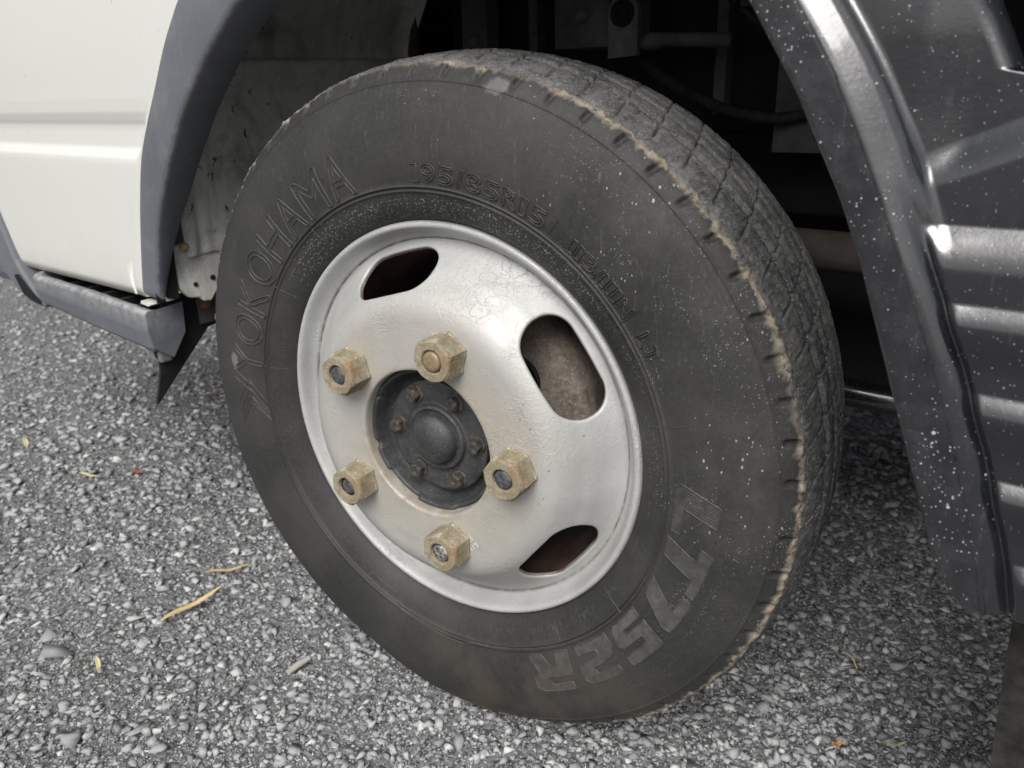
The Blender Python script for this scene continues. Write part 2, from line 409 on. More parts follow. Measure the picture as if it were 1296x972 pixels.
def bm_mesh(name, bm, smooth=False):
    bmesh.ops.recalc_face_normals(bm, faces=bm.faces)
    me = bpy.data.meshes.new(name); bm.to_mesh(me); bm.free()
    if smooth: me.polygons.foreach_set("use_smooth", np.ones(len(me.polygons), bool))
    return me
def box_bm(bm, lo, hi):
    vs = [bm.verts.new((x, y, z)) for x in (lo[0], hi[0]) for y in (lo[1], hi[1]) for z in (lo[2], hi[2])]
    for f in ((0, 1, 3, 2), (4, 6, 7, 5), (0, 4, 5, 1), (2, 3, 7, 6), (0, 2, 6, 4), (1, 5, 7, 3)): bm.faces.new([vs[i] for i in f])
def prism_bm(bm, poly, a, b, axes=(0, 2, 1)):
    """extrude polygon given on axes[0],axes[1] between a and b along axes[2]"""
    lay = []
    for t in (a, b):
        row = []
        for p in poly:
            c = [0, 0, 0]; c[axes[0]] = p[0]; c[axes[1]] = p[1]; c[axes[2]] = t; row.append(bm.verts.new(c))
        lay.append(row)
    n = len(poly)
    bm.faces.new(lay[0][::-1]); bm.faces.new(lay[1])
    for i in range(n): bm.faces.new((lay[0][i], lay[0][(i + 1) % n], lay[1][(i + 1) % n], lay[1][i]))
def bevel(o, wdt, seg=2, ang=35):
    md = o.modifiers.new("bevel", 'BEVEL'); md.width = wdt; md.segments = seg; md.limit_method = 'ANGLE'; md.angle_limit = math.radians(ang)
    return o
def tube_bm(bm, path, rad, seg=12):
    path = [Vector(p) for p in path]; rings = []
    for i, p in enumerate(path):
        d = (path[min(i + 1, len(path) - 1)] - path[max(i - 1, 0)]).normalized()
        a = d.orthogonal().normalized(); b = d.cross(a)
        rr = rad[i] if isinstance(rad, (list, tuple)) else rad
        rings.append([bm.verts.new(p + a * rr * math.cos(t) + b * rr * math.sin(t)) for t in np.linspace(0, 2 * PI, seg, endpoint=False)])
    for A, B in zip(rings[:-1], rings[1:]):
        for i in range(seg): bm.faces.new((A[i], A[(i + 1) % seg], B[(i + 1) % seg], B[i]))
    bm.faces.new(rings[0][::-1]); bm.faces.new(rings[-1])

# ------------------------------------------------------------------ ground height
def gh(x, y):
    P = np.stack([np.asarray(x, float), np.asarray(y, float), np.zeros_like(np.asarray(x, float))], -1)
    h = .010 * fbm(P * 3.1, 3, 2) + .0026 * fbm(P * 38, 11, 3)
    d = np.hypot(P[..., 0], P[..., 1] - .08)
    return np.where(d < .6, h * (.35 + .65 * np.clip(d / .6, 0, 1)), h) - .002

# ================================================================== the truck
TR = math.radians(-5.797)
truck = bpy.data.objects.new("light_truck", None); col.objects.link(truck); truck.rotation_euler = (0, 0, TR)
tag(truck, "light truck with cream door, grey wheel arch trim and dusty front wheel parked on gravel", "truck")
# truck axes: x rearwards, y inwards, z up.  o (outwards) = -y

# ------------------------------------------------------------------ tyre
SW = [(.2065, -.006), (.2085, -.002), (.212, .003), (.218, .008), (.226, .0125), (.2335, .0150), (.2350, .0166), (.2360, .0168), (.2370, .0156), (.2382, .0154), (.2391, .0174), (.2401, .0175), (.2412, .0167),
      (.248, .0183), (.257, .0200), (.267, .0210), (.278, .0210), (.289, .0202), (.300, .0184), (.310, .0160), (.318, .0134), (.3244, .0109), (.3252, .0108), (.3260, .0105), (.3267, .0096), (.331, .0064), (.335, .0035)]
SWr = np.array([p[0] for p in SW]); SWz = np.array([p[1] for p in SW])
sidez = lambda r: np.interp(r, SWr, SWz)
def build_tyre():
    front = [tuple(p) for p in catmull(SW, 2)]
    sh = dens([(.335, .0035), (.3375, .0012), (.3395, -.0012), (.3408, -.004), (.3420, -.0075), (.3432, -.012)], .0016)[1:]
    tread = []
    for y in np.arange(-.014, -.1505, -.0022):
        crown = .3432 + .0078 * (1 - ((y + .082) / .070) ** 2) if abs(y + .082) < .07 else .3432
        dep = 0
        for gy, gw in ((-.046, .0042), (-.071, .0042), (-.093, .0042), (-.118, .0042)):
            dep = max(dep, .0075 * max(0, 1 - ((y - gy) / gw) ** 4))
        tread.append((crown - dep, y))
    back = [(.3432, -.152), (.3408, -.160), (.335, -.1675), (.31, -.180), (.28, -.185), (.25, -.182), (.22, -.172), (.2065, -.160)]
    prof = np.array(front + sh + tread + back); n = len(prof)
    seg = 1700; t = np.linspace(0, 2 * PI, seg, endpoint=False)
    r0 = prof[:, 0][:, None] + 0 * t; z0 = prof[:, 1][:, None] + 0 * t; T = t[None, :] + 0 * r0
    P0 = np.stack([r0 * np.cos(T), z0, r0 * np.sin(T)], -1)
    arc = np.r_[0, np.cumsum(np.hypot(np.diff(prof[:, 0]), np.diff(prof[:, 1])))]
    a_sh = arc[len(front)] + .004
    d = (arc - a_sh)[:, None] + 0 * T                            # distance past the shoulder corner
    wob = .0011 * fbm(np.stack([np.cos(T) * 30, np.sin(T) * 30, 0 * T], -1), 5, 4)
    rag = fbm(np.stack([np.cos(T) * 60, np.sin(T) * 60, 0 * T], -1), 25, 3)
    edge = np.clip(1.2 - np.abs(d - .0018 + wob) / (.0036 * (1.0 + .8 * rag + .35 * np.clip(np.cos(T + .35), 0, 1))).clip(.0012), 0, 1) * np.clip(.80 + .35 * np.clip(np.cos(T + .45), 0, 1) + .9 * fbm(np.stack([np.cos(T) * 7, np.sin(T) * 7, 0 * T], -1), 15, 3), .25, 1)
    tr = np.clip((d + wob) / .003, 0, 1) * np.clip((-(z0) - .0) / .001, 0, 1)
    tr = np.where(z0 < -.158, 0, tr)
    zig = (z0 + .0040 * np.sign(np.sin(T * 90)))
    # torn shoulder crumbs
    nA = fbm(P0 * 170, 21, 3); nB = fbm(P0 * 60, 31, 2); nC = fbm(P0 * 420, 41, 2)
    rough = edge * (.0016 * nA + .0012 * nB)
    r1 = r0 + rough; z1 = z0 + edge * .0016 * fbm(P0 * 200, 51, 2)
    # tread surface: scuffed lumps and lateral tears
    r1 = r1 + tr * (.0006 * nC + .0003 * nA + .0003 * nB)
    tear = np.abs(fbm(np.stack([np.cos(T) * 52, z0 * 60, np.sin(T) * 52], -1), 61, 3))
    r1 = r1 - tr * .0009 * np.clip(1 - tear / .04, 0, 1)
    # lateral sipes of the tread blocks
    ph = (np.degrees(T) * 64 / 360 + z0 * 9) % 1
    sip = np.clip(1 - np.abs(ph - .5) / .04, 0, 1) * np.clip((d - .012) / .01, 0, 1) * tr
    r1 = r1 - .0050 * sip
    # shoulder notches
    pn = ((np.degrees(T) - 4.6) / 5.76 + .5) % 1 - .5
    kidx = np.round((np.degrees(T) - 4.6) / 5.76)
    amp = .7 + .3 * (np.abs(np.sin(kidx * 12.9898) * 43758.5453) % 1)
    wdt = np.radians(np.abs(pn) * 5.76) * .335
    skew = np.radians(np.abs(pn + d * 6) * 5.76) * .335
    nw = np.clip((1 - skew / .0034) * 2.2, 0, 1) * np.clip((1 - np.abs(d + .0050) / .0080) * 3, 0, 1) * amp
    z1 = z1 - .0046 * nw; r1 = r1 - .0016 * nw
    # sidewall: slow waviness and fine dust relief
    z1 = z1 + .0005 * fbm(P0 * 9, 71, 2) * np.clip((r0 - .215) / .02, 0, 1)
    # settles a little on the gravel
    bot = np.clip((-np.sin(T) - .93) / .07, 0, 1)
    flat = (HC + .0005) / np.maximum(-np.sin(T), .2)
    r1 = np.where((bot > 0) & (r1 > flat), flat, r1)
    z1 = z1 + .004 * bot * np.clip((r0 - .24) / .05, 0, 1) * np.clip((z0 + .0) / .01, 0, 1)
    V = np.stack([r1 * np.cos(T), -z1, r1 * np.sin(T)], -1).reshape(-1, 3)
    return mesh("tyre", V, grid_faces(n, seg, True), True, dict(edge=edge, tread=tr, notch=np.clip(nw * .45, 0, 1)))
WROT = (0, 0, -TR)
tyre = obj("tyre", build_tyre(), M["tyre"], truck, (0, 0, HC), WROT)
tyre["label"] = "worn dusty black tyre with crumbling tan shoulder edge"

# ---- raised sidewall marks
def ridge(acc, pts, closed, wd=.0010, ht=.0007, taper=True):
    """pts: (r, theta_deg) -> a low ridge on the sidewall"""
    P = [(p[0], math.radians(p[1])) for p in pts]
    if closed: P = P + [P[0]]
    # to arc coords, subdivide
    Q = dens([(r, t) for r, t in P], .004) if False else None
    D = [P[0]]
    for a, b in zip(P[:-1], P[1:]):
        L = math.hypot(b[0] - a[0], (b[1] - a[1]) * .5 * (a[0] + b[0])); n = max(1, int(L / .003))
        for i in range(1, n + 1): D.append((a[0] + (b[0] - a[0]) * i / n, a[1] + (b[1] - a[1]) * i / n))
    n = len(D)
    V, F = acc; base = len(V); N = n - 1 if closed else n
    for i in range(N):
        if closed: a, b = D[(i - 1) % N], D[(i + 1) % N]
        else: a, b = D[max(i - 1, 0)], D[min(i + 1, n - 1)]
        r, t = D[i]
        dt = (b[1] - a[1]); dt = (dt + PI) % (2 * PI) - PI
        dx, dy = dt * r, b[0] - a[0]; l = math.hypot(dx, dy) or 1
        nx, ny = -dy / l, dx / l
        for off, h in ((-.5, -.0006), (-.22, ht), (.22, ht), (.5, -.0006)):
            rr = r + ny * off * wd; tt = t + nx * off * wd / r
            V.append((rr * math.cos(tt), -(float(sidez(rr)) + h), rr * math.sin(tt)))
    for i in range(N if closed else N - 1):
        j = (i + 1) % N
        for k in range(3): F.append((base + i * 4 + k, base + i * 4 + k + 1, base + j * 4 + k + 1, base + j * 4 + k))

def hatch(acc, poly, step=1.25, wd=.0007, ht=.0006):
    """lines of constant angle clipped to the polygon"""
    th = [p[1] for p in poly]; a = min(th) + .3
    stepd = math.degrees(step * .001 / .265)
    while a < max(th):
        xs = []
        for (r1, t1), (r2, t2) in zip(poly, poly[1:] + poly[:1]):
            if (t1 - a) * (t2 - a) < 0: xs.append(r1 + (r2 - r1) * (a - t1) / (t2 - t1))
        xs.sort()
        for u, v in zip(xs[::2], xs[1::2]):
            if v - u > .002: ridge(acc, [(u + .0006, a), (v - .0006, a)], False, wd, ht)
        a += stepd

def finish_marks(name, acc, parent=None):
    V, F = acc
    return obj(name, mesh(name, V, F, True), M["letters"], parent or tyre)

def glyph_loops(ch, offset=0.0):
    c = bpy.data.curves.new("t", 'FONT'); c.body = ch; c.size = 1; c.fill_mode = 'NONE' if hasattr(c, 'fill_mode') else c.fill_mode
    c.offset = offset; c.resolution_u = 3
    o = bpy.data.objects.new("t", c); col.objects.link(o)
    dg = bpy.context.evaluated_depsgraph_get(); me = o.evaluated_get(dg).to_mesh()
    co = [tuple(v.co[:2]) for v in me.vertices]; nb = {}
    for e in me.edges:
        a, b = e.vertices; nb.setdefault(a, []).append(b); nb.setdefault(b, []).append(a)
    loops = []; seen = set()
    for s0 in nb:
        if s0 in seen: continue
        lp = [s0]; seen.add(s0); cur = s0
        while True:
            nx = [q for q in nb[cur] if q not in seen]
            if not nx: break
            cur = nx[0]; seen.add(cur); lp.append(cur)
        loops.append([co[i] for i in lp])
    o.evaluated_get(dg).to_mesh_clear()
    bpy.data.objects.remove(o); bpy.data.curves.remove(c)
    return loops
_gc = {}
def text_on_side(acc, s, th0, th1, r0, r1, wd=.0009, ht=.0006, offset=.0, slant=0, weights=None):
    """clockwise text, tops outwards, spread evenly from th0 down to th1"""
    if weights is None: weights = [.55 if c in "1/I" else .4 if c == " " else 1 for c in s]
    tot = sum(weights); a = th0
    for ch, wg in zip(s, weights):
        span = (th1 - th0) * wg / tot
        if ch != " ":
            key = (ch, offset)
            if key not in _gc: _gc[key] = glyph_loops(ch, offset)
            L = _gc[key]; xs = [p[0] for l in L for p in l]
            x0, x1 = min(xs), max(xs); cap = .73 if True else 1
            for l in L:
                pts = []
                for (x, y) in l:
                    u = (x - x0) / max(x1 - x0, .12) * .84 + .08
                    v = y / cap
                    pts.append((r0 + (r1 - r0) * v, a + span * (u + slant * v)))
                ridge(acc, pts, True, wd, ht)
        a += span
def marks():
    # brand word
    acc = ([], []); text_on_side(acc, "YOKOHAMA", 175.6, 106.6, .2425, .2835, .0013, .0010, .045, weights=[.95, 1.05, 1, 1.05, 1, .95, 1.1, .95])
    finish_marks("brand_lettering", acc)
    acc = ([], [])
    text_on_side(acc, "195/85R15", 91.5, 59.5, .2440, .2605, .00075, .0009, 0); ridge(acc, [(.2445, 58.2), (.2600, 57.6)], False, .0008, .0005)
    finish_marks("size_lettering", acc)
    acc = ([], []); text_on_side(acc, "113/111N", 53.6, 36.6, .2440, .2575, .00075, .0009, 0); finish_marks("load_index_lettering", acc)
    acc = ([], []); text_on_side(acc, "LT", 33.0, 27.6, .2440, .2590, .0009, .0009, 0); finish_marks("type_lettering", acc)
    acc = ([], []); text_on_side(acc, "TUBELESS", 199.5, 211.5, .2860, .2775, .0007, .0004, 0, slant=.2)
    finish_marks("tubeless_lettering", acc)
    # big block model letters, measured outlines
    G = [[(.2455, 2.2), (.2500, 3.2), (.2535, 3.0), (.2845, .1), (.2837, -3.9), (.2530, -1.7), (.2534, -7.6), (.2450, -7.4)],
         [(.2430, -9.0), (.2721, -11.4), (.2738, -8.6), (.2845, -9.5), (.2820, -19.2), (.2725, -18.6), (.2735, -15.4), (.2445, -13.4)],
         [(.2424, -19.9), (.2720, -23.9), (.2738, -19.8), (.2830, -20.2), (.2815, -28.2), (.2722, -28.4), (.2440, -24.6)],
         [(.2435, -30.2), (.2435, -38.2), (.2480, -39.4), (.2620, -40.2), (.2660, -39.2), (.2660, -33.4), (.2730, -33.4), (.2722, -40.3), (.2830, -40.4), (.2840, -31.4), (.2575, -30.2), (.2565, -36.4), (.2525, -36.4), (.2530, -30.4)],
         [(.2440, -41.6), (.2440, -51.6), (.2530, -51.6), (.2530, -46.4), (.2580, -46.2), (.2620, -52.4), (.2780, -53.2), (.2832, -51.8), (.2832, -43.4), (.2755, -43.4), (.2755, -49.2), (.2690, -49.2), (.2650, -43.2), (.2560, -41.6)],
         [(.2440, -54.2), (.2440, -58.0), (.2590, -58.6), (.2590, -60.4), (.2440, -62.2), (.2440, -66.0), (.2620, -64.2), (.2670, -66.0), (.2800, -66.2), (.2840, -64.6), (.2840, -56.6), (.2765, -56.6), (.2765, -62.0), (.2680, -62.0), (.2680, -55.4)]]
    for poly in G:
        acc = ([], []); ridge(acc, poly, True, .0014, .0010); hatch(acc, poly); finish_marks("model_letter", acc)
    # stacked chevron emblem
    acc = ([], [])
    for dr in (0, 1, 2, 3):
        a = -dr * 2.3
        ridge(acc, [(.2420, 186.6 + a), (.2620, 181.0 + a), (.2860, 187.8 + a)], False, .0011, .0008) if dr < 3 else None
    for dr in range(4):
        a = dr * 2.0
        ridge(acc, [(.2400, 187.5 - a), (.2600, 181.0 - a + 2), (.2640, 181.0 - a + 2), (.2850, 188.5 - a)] if dr < 2 else [(.2560, 184 - a), (.2860, 174.8 + (3 - dr) * 2)], False, .0010, .0008)
    finish_marks("chevron_emblem", acc)
    # mould lines, bead marks and worn small print strokes
    acc = ([], [])
    for a, r0, r1 in ((171.4, .214, .240), (14.3, .222, .260), (36.2, .219, .262), (193.6, .224, .267), (-34, .2105, .239), (-55, .2178, .238), (125, .214, .238), (147, .214, .240), (-135, .222, .246), (-84, .238, .272)):
        ridge(acc, [(r0, a), (r1, a + .3)], False, .0007, .0005)
    ridge(acc, [(.2265, -117.5), (.2365, -118.3), (.2372, -112), (.2420, -98), (.2430, -86), (.2385, -83), (.2380, -70), (.2385, -40), (.2382, -20)], False, .0010, .0008)
    ridge(acc, [(.2265, -117.5), (.2262, -110)], False, .0009, .0007)
    for (a0, a1, r0) in ((160, 169, .2165), (175, 186, .2235), (-125, -116, .2235), (-108, -95, .2540), (-75, -69, .2190), (-64, -60, .2190), (-57.5, -53, .2190), (-46, -41, .2195), (-35, -31, .2185), (-20, -16, .2160), (-9, -4, .2190), (0, 5, .2175), (18, 30, .2260)):
        a = a0
        while a < a1:
            h = .0035 + .003 * random.random()
            ridge(acc, [(r0, a), (r0 + h, a + random.uniform(-.5, .7)), (r0 + h * random.random(), a + random.uniform(.2, .9))], False, .0006, .00045)
            a += random.uniform(.75, 1.2)
    ridge(acc, [(.2232 + .0036 * math.sin(t), 190.4 + .95 * math.cos(t)) for t in np.linspace(0, 2 * PI, 18)[:-1]], True, .0007, .0005)
    finish_marks("mould_mark", acc)["kind"] = "stuff"
marks()

# ------------------------------------------------------------------ wheel disc + rim
NUT0 = 142.1
def build_wheel():
    prof = [(.0742, .020), (.0744, .0325), (.0750, .0357), (.0762, .0368)]
    prof += dens([(.0762, .0368), (.117, .0372)], .0025)[1:]
    prof += [tuple(p) for p in catmull([(.117, .0372), (.127, .0371), (.1350, .0356), (.142, .0324), (.148, .0276), (.154, .0214), (.160, .0144), (.166, .0078), (.172, -.0003), (.178, -.0080), (.183, -.0132), (.187, -.0160), (.1888, -.0170)], 9)][1:]
    prof += [(.1894, -.0178), (.1898, -.0165), (.1905, -.0150), (.1925, -.0135), (.1948, -.0112), (.1968, -.0080), (.1984, -.0046), (.2000, -.0016), (.2015, .0003), (.2030, .0012), (.2050, .0010), (.2064, .0000), (.2074, -.0022), (.2078, -.0052), (.2070, -.012), (.205, -.02)]
    prof = np.array(prof); n = len(prof); seg = 900
    t = np.linspace(0, 2 * PI, seg, endpoint=False)
    R = prof[:, 0][:, None] + 0 * t; Z = prof[:, 1][:, None] + 0 * t; T = t[None, :] + 0 * R
    arc = np.r_[0, np.cumsum(np.hypot(np.diff(prof[:, 0]), np.diff(prof[:, 1])))]; ARC = arc[:, None] + 0 * t
    amid = np.interp(.1635, prof[:, 0], arc) if False else arc[np.argmin(np.hypot(prof[:, 0] - .1630, prof[:, 1] - .0112))]
    hl, hw, cr, rho = .0490, .0236, .0228, .0022
    CC = np.zeros_like(R); XX = np.zeros_like(R); YY = np.zeros_like(R); S = np.full(R.shape, 9.0); GX = np.zeros_like(R); GY = np.zeros_like(R)
    for k in range(5):
        c = math.radians(NUT0 - 36.2 - 72 * k)
        dt = (T - c + PI) % (2 * PI) - PI
        X = R * np.sin(dt); Yr = np.where(np.abs(dt) < 1, R * np.cos(dt), 0); mono = int(np.argmax(prof[:, 0] > .1893)); y = np.interp(Yr, prof[:mono, 0], arc[:mono]) - amid; y = np.where((np.abs(dt) < .6) & (R < .1893), y, 1.0); x = X; yb = y; y = y - .0062 * np.clip(1 - (x / hl) ** 2, 0, 1) * np.clip(.3 + y / hw, 0, 1)
        qx = np.abs(x) - (hl - cr); qy = np.abs(y) - (hw - cr)
        ox, oy = np.maximum(qx, 0), np.maximum(qy, 0)
        ln = np.hypot(ox, oy); ins = np.minimum(np.maximum(qx, qy), 0)
        s = ln + ins - cr
        inside = (qx <= 0) & (qy <= 0)
        gx = np.where(inside, np.where(qx > qy, 1, 0), ox / np.maximum(ln, 1e-9)) * np.sign(x)
        gy = np.where(inside, np.where(qx > qy, 0, 1), oy / np.maximum(ln, 1e-9)) * np.sign(y)
        better = s < S; CC = np.where(better, c, CC); XX = np.where(better, x, XX); YY = np.where(better, yb, YY); S = np.where(better, s, S); GX = np.where(better, gx, GX); GY = np.where(better, gy, GY)
    u = rho - S; arcL = rho * PI / 2
    s_new = np.where(u <= 0, S, np.where(u < arcL, rho - rho * np.sin(np.clip(u, 0, arcL) / rho), 0))
    dep = np.where(u <= 0, 0, np.where(u < arcL, rho * (1 - np.cos(np.clip(u, 0, arcL) / rho)), rho + np.minimum(u - arcL, .0026)))
    ds = np.where(u > 0, s_new - S, 0)
    near = (u > 0)
    X2 = XX + ds * GX; Y2 = np.interp(YY + ds * GY + amid, arc, prof[:, 0])
    R2 = np.where(near, np.hypot(X2, Y2), R); T2 = np.where(near, CC + np.arctan2(X2, Y2), T)
    A2 = np.where(near, np.interp(R2, prof[:mono, 0], arc[:mono]), ARC); Z2 = np.where(near, np.interp(A2, arc, prof[:, 1]), Z)
    tg = np.gradient(prof, arc, axis=0); tr_, tz_ = np.interp(A2, arc, tg[:, 0]), np.interp(A2, arc, tg[:, 1])
    R2 = R2 + dep * tz_; zz = Z2 - dep * tr_
    # slight waviness of pressed steel
    V = np.stack([R2 * np.cos(T2), -zz, R2 * np.sin(T2)], -1).reshape(-1, 3)
    F = grid_faces(n, seg, True)
    keep = (S.ravel()[F].max(1) > -.0046)
    return mesh("wheel", V, F[keep], True, dict(cut=np.clip((u - arcL * .8) / .0006, 0, 1)))
wheel = obj("wheel", build_wheel(), M["silver"], truck, (0, 0, HC), WROT)
wheel["label"] = "silver painted steel wheel with five oval slots and wrinkled paint"
obj("rim_barrel", revolve("rim_barrel", [(.205, -.02), (.190, -.019), (.184, -.026), (.181, -.045), (.172, -.07), (.170, -.15), (.186, -.158)], 96), M["barrel"], wheel)
# lug nuts and studs
def nut_mesh():
    bm = bmesh.new(); A = .0191; segs = 48
    def ringpt(rf, z, limit):
        row = []
        for i in range(segs):
            a = 2 * PI * i / segs
            k = a % (PI / 3) - PI / 6; hx = A / math.cos(k)
            rr = min(hx, limit)
            row.append(bm.verts.new((rr * rf * math.cos(a), -z, rr * rf * math.sin(a))))
        return row
    rows = [ringpt(1.03, -.001, .0242), ringpt(1.03, .0030, .0242), ringpt(1.0, .0036, .0221), ringpt(1, .0222, .0221), ringpt(1, .0246, .0205), ringpt(1, .0266, .0188), ringpt(1, .0272, .0181)]
    c = [[bm.verts.new((r * math.cos(2 * PI * i / segs), -z, r * math.sin(2 * PI * i / segs))) for i in range(segs)] for r, z in ((.0116, .0273), (.0106, .0266), (.0100, .0230))]
    rows += c
    for A_, B_ in zip(rows[:-1], rows[1:]):
        for i in range(segs): bm.faces.new((A_[i], A_[(i + 1) % segs], B_[(i + 1) % segs], B_[i]))
    return bm_mesh("wheel_nut", bm)
nm = nut_mesh()
for i, (rot, mt, zs, rs) in enumerate([(14, "stud", .0258, 1.0), (41, "stud_tan", .0285, 1.02), (8, "stud", .0262, 1.0), (30, "stud_grit", .0266, 1.0), (22, "stud", .0248, .92)]):
    a = math.radians([141.3, 70.3, -.4, -74.2, -146.2][i])
    p = (.1037 * math.cos(a), -.0369, .1037 * math.sin(a))
    nmi = nm.copy()
    co = np.empty(len(nmi.vertices) * 3); nmi.vertices.foreach_get("co", co); co = co.reshape(-1, 3)
    co +=   .00055 * np.stack([fbm(co * 140 + i * 7, 90 + q, 2) for q in range(3)], -1)
    nmi.vertices.foreach_set("co", co.ravel())
    obj("wheel_nut", nmi, M["nut"], wheel, p, (0, math.radians(rot), 0)).scale = (1, .905, 1)
    obj("stud", revolve("stud", [(.0004, zs), (.0055 * rs, zs), (.0079 * rs, zs - .0004), (.0090 * rs, zs - .0016), (.0094 * rs, zs - .004), (.0096, .010)], 28), M[mt], wheel, p).scale = (1, .905, 1)
# hub: dished flange, bolted cover, dust cap
def with_noise(me, amp, fr):
    co = np.empty(len(me.vertices) * 3); me.vertices.foreach_get("co", co); co = co.reshape(-1, 3)
    co += amp * np.stack([fbm(co * fr, 120 + q, 2) for q in range(3)], -1); me.vertices.foreach_set("co", co.ravel()); return me
hubp = [(.0742, -.02), (.0739, .0245), (.0728, .0275), (.0708, .0275), (.0694, .0250), (.0682, .012), (.0645, .0045), (.0600, .0030), (.0585, .0030)]
hub_me = revolve("hub", hubp, 192)
co = np.empty(len(hub_me.vertices) * 3); hub_me.vertices.foreach_get("co", co); co = co.reshape(-1, 3)
an = np.degrees(np.arctan2(co[:, 2], co[:, 0])) % 360
for a0, a1 in ((218, 252), (150, 153), (193, 197), (290, 318), (60, 84)):
    sel = (an > a0) & (an < a1) & (-co[:, 1] > .022); co[sel, 1] += .0035
hub_me.vertices.foreach_set("co", co.ravel())
hub = obj("hub", hub_me, M["hub"], wheel)
obj("hub_cover", with_noise(revolve("hub_cover", dens([(.0580, .002), (.0582, .0135), (.0574, .0150), (.0355, .0153), (.0345, .0160), (.0335, .0195), (.0320, .0208), (.0300, .0208), (.0290, .0195), (.0275, .0190), (.0268, .0192)], .003), 96), .0002, 120), M["hub"], wheel)
dome = [(.0268, .0190)] + [(.0262 * math.cos(a) ** .8 if a < 1.55 else .0003, .0205 + .0130 * math.sin(a)) for a in np.linspace(0.05, PI / 2, 14)]
obj("dust_cap", revolve("dust_cap", dome, 64), M["hub"], wheel)
def bolt_mesh():
    bm = bmesh.new()
    def row(f, z, r): return [bm.verts.new((r * f(i) * math.cos(2 * PI * i / 24), -z, r * f(i) * math.sin(2 * PI * i / 24))) for i in range(24)]
    hexf = lambda i: 1 / math.cos((2 * PI * i / 24) % (PI / 3) - PI / 6); one = lambda i: 1
    rows = [row(one, -.001, .0092), row(one, .0012, .0092), row(one, .0018, .0084), row(hexf, .0019, .0062), row(hexf, .0082, .0062), row(one, .0092, .0058), row(one, .0093, .003), row(one, .0090, .0004)]
    for A_, B_ in zip(rows[:-1], rows[1:]):
        for i in range(24): bm.faces.new((A_[i], A_[(i + 1) % 24], B_[(i + 1) % 24], B_[i]))
    return bm_mesh("hub_bolt", bm)
bmm = with_noise(bolt_mesh(), .0003, 220)
for i, a in enumerate((118.8, 59.1, 175, 1.8, -122.1, -59.7)):
    a = math.radians(a); obj("hub_bolt", bmm, M["rustbolt"], wheel, (.0474 * math.cos(a), -.0150, .0474 * math.sin(a)), (0, i * .7, 0))
# stamped marks on the disc
def stamp(polys, mat, name):
    V, F = [], []
    for (x0, z0, x1, z1) in polys:
        L = math.hypot(x1 - x0, z1 - z0); nx, nz = -(z1 - z0) / L * .00035, (x1 - x0) / L * .00035
        r = math.hypot(x0, z0); zz = .0371
        b = len(V)
        for (x, z, s_) in ((x0, z0, -1), (x0, z0, 1), (x1, z1, 1), (x1, z1, -1)):
            V.append((x + nx * s_, -(zz - .0004), z + nz * s_)); V.append((x + nx * s_ * .4, -(zz + .0005), z + nz * s_ * .4))
        F += [(b + 1, b + 3, b + 5, b + 7), (b, b + 2, b + 3, b + 1), (b + 2, b + 4, b + 5, b + 3), (b + 4, b + 6, b + 7, b + 5), (b + 6, b, b + 1, b + 7)]
    return obj(name, mesh(name, V, F), mat, wheel)
def stamp_text(cx, cz, rot, size, rows):
    out = []
    ca, sa = math.cos(rot), math.sin(rot)
    for j, rw in enumerate(rows):
        for l in [None]:
            xx = 0
            for ch in rw:
                if (ch, 0.0) not in _gc: _gc[(ch, 0.0)] = glyph_loops(ch, 0.0)
                xs = [p[0] for q in _gc[(ch, 0.0)] for p in q]; wd = max(xs) + .12
                for q in _gc[(ch, 0.0)]:
                    for a, b in zip(q, q[1:] + q[:1]):
                        pa = ((xx + a[0]) * size, (a[1] - j * .95) * size); pb = ((xx + b[0]) * size, (b[1] - j * .95) * size)
                        if math.dist(pa, pb) > 1e-5:
                            out.append((cx + pa[0] * ca - pa[1] * sa, cz + pa[0] * sa + pa[1] * ca, cx + pb[0] * ca - pb[1] * sa, cz + pb[0] * sa + pb[1] * ca))
                xx += wd
    return out
ms = Mat("stamped_silver"); stamp_m = ms.out((.62, .61, .58), .4, .3)
stamp(stamp_text(.043, -.0985, math.radians(40), .0085, ["IRS", "TPI"]), stamp_m, "stamped_mark")
stamp(stamp_text(.018, .112, math.radians(-12), .0065, ["WC"]), stamp_m, "stamped_mark")
# brake drum behind the disc
obj("brake_drum", with_noise(revolve("brake_drum", dens([(.060, -.030), (.075, -.036), (.090, -.0385), (.122, -.041), (.134, -.046), (.139, -.058), (.140, -.15), (.10, -.16)], .006), 96), .0012, 60), M["drum"], truck, (0, 0, HC), WROT)

a_ = math.radians(40)
obj("drum_hole_dark", revolve("drum_hole_dark", [(.0255, -.003), (.0252, .0012), (.0245, .0020), (.0240, .0010), (.0235, .0002), (.0002, .0002)], 40), M["under"], truck, (.079 * math.cos(a_) * math.cos(TR) - .0372 * math.sin(-TR), .0372 * math.cos(TR) + .079 * math.cos(a_) * math.sin(-TR), HC + .079 * math.sin(a_)), WROT)  # solid black disc, its colour stands for the dark inside a hole

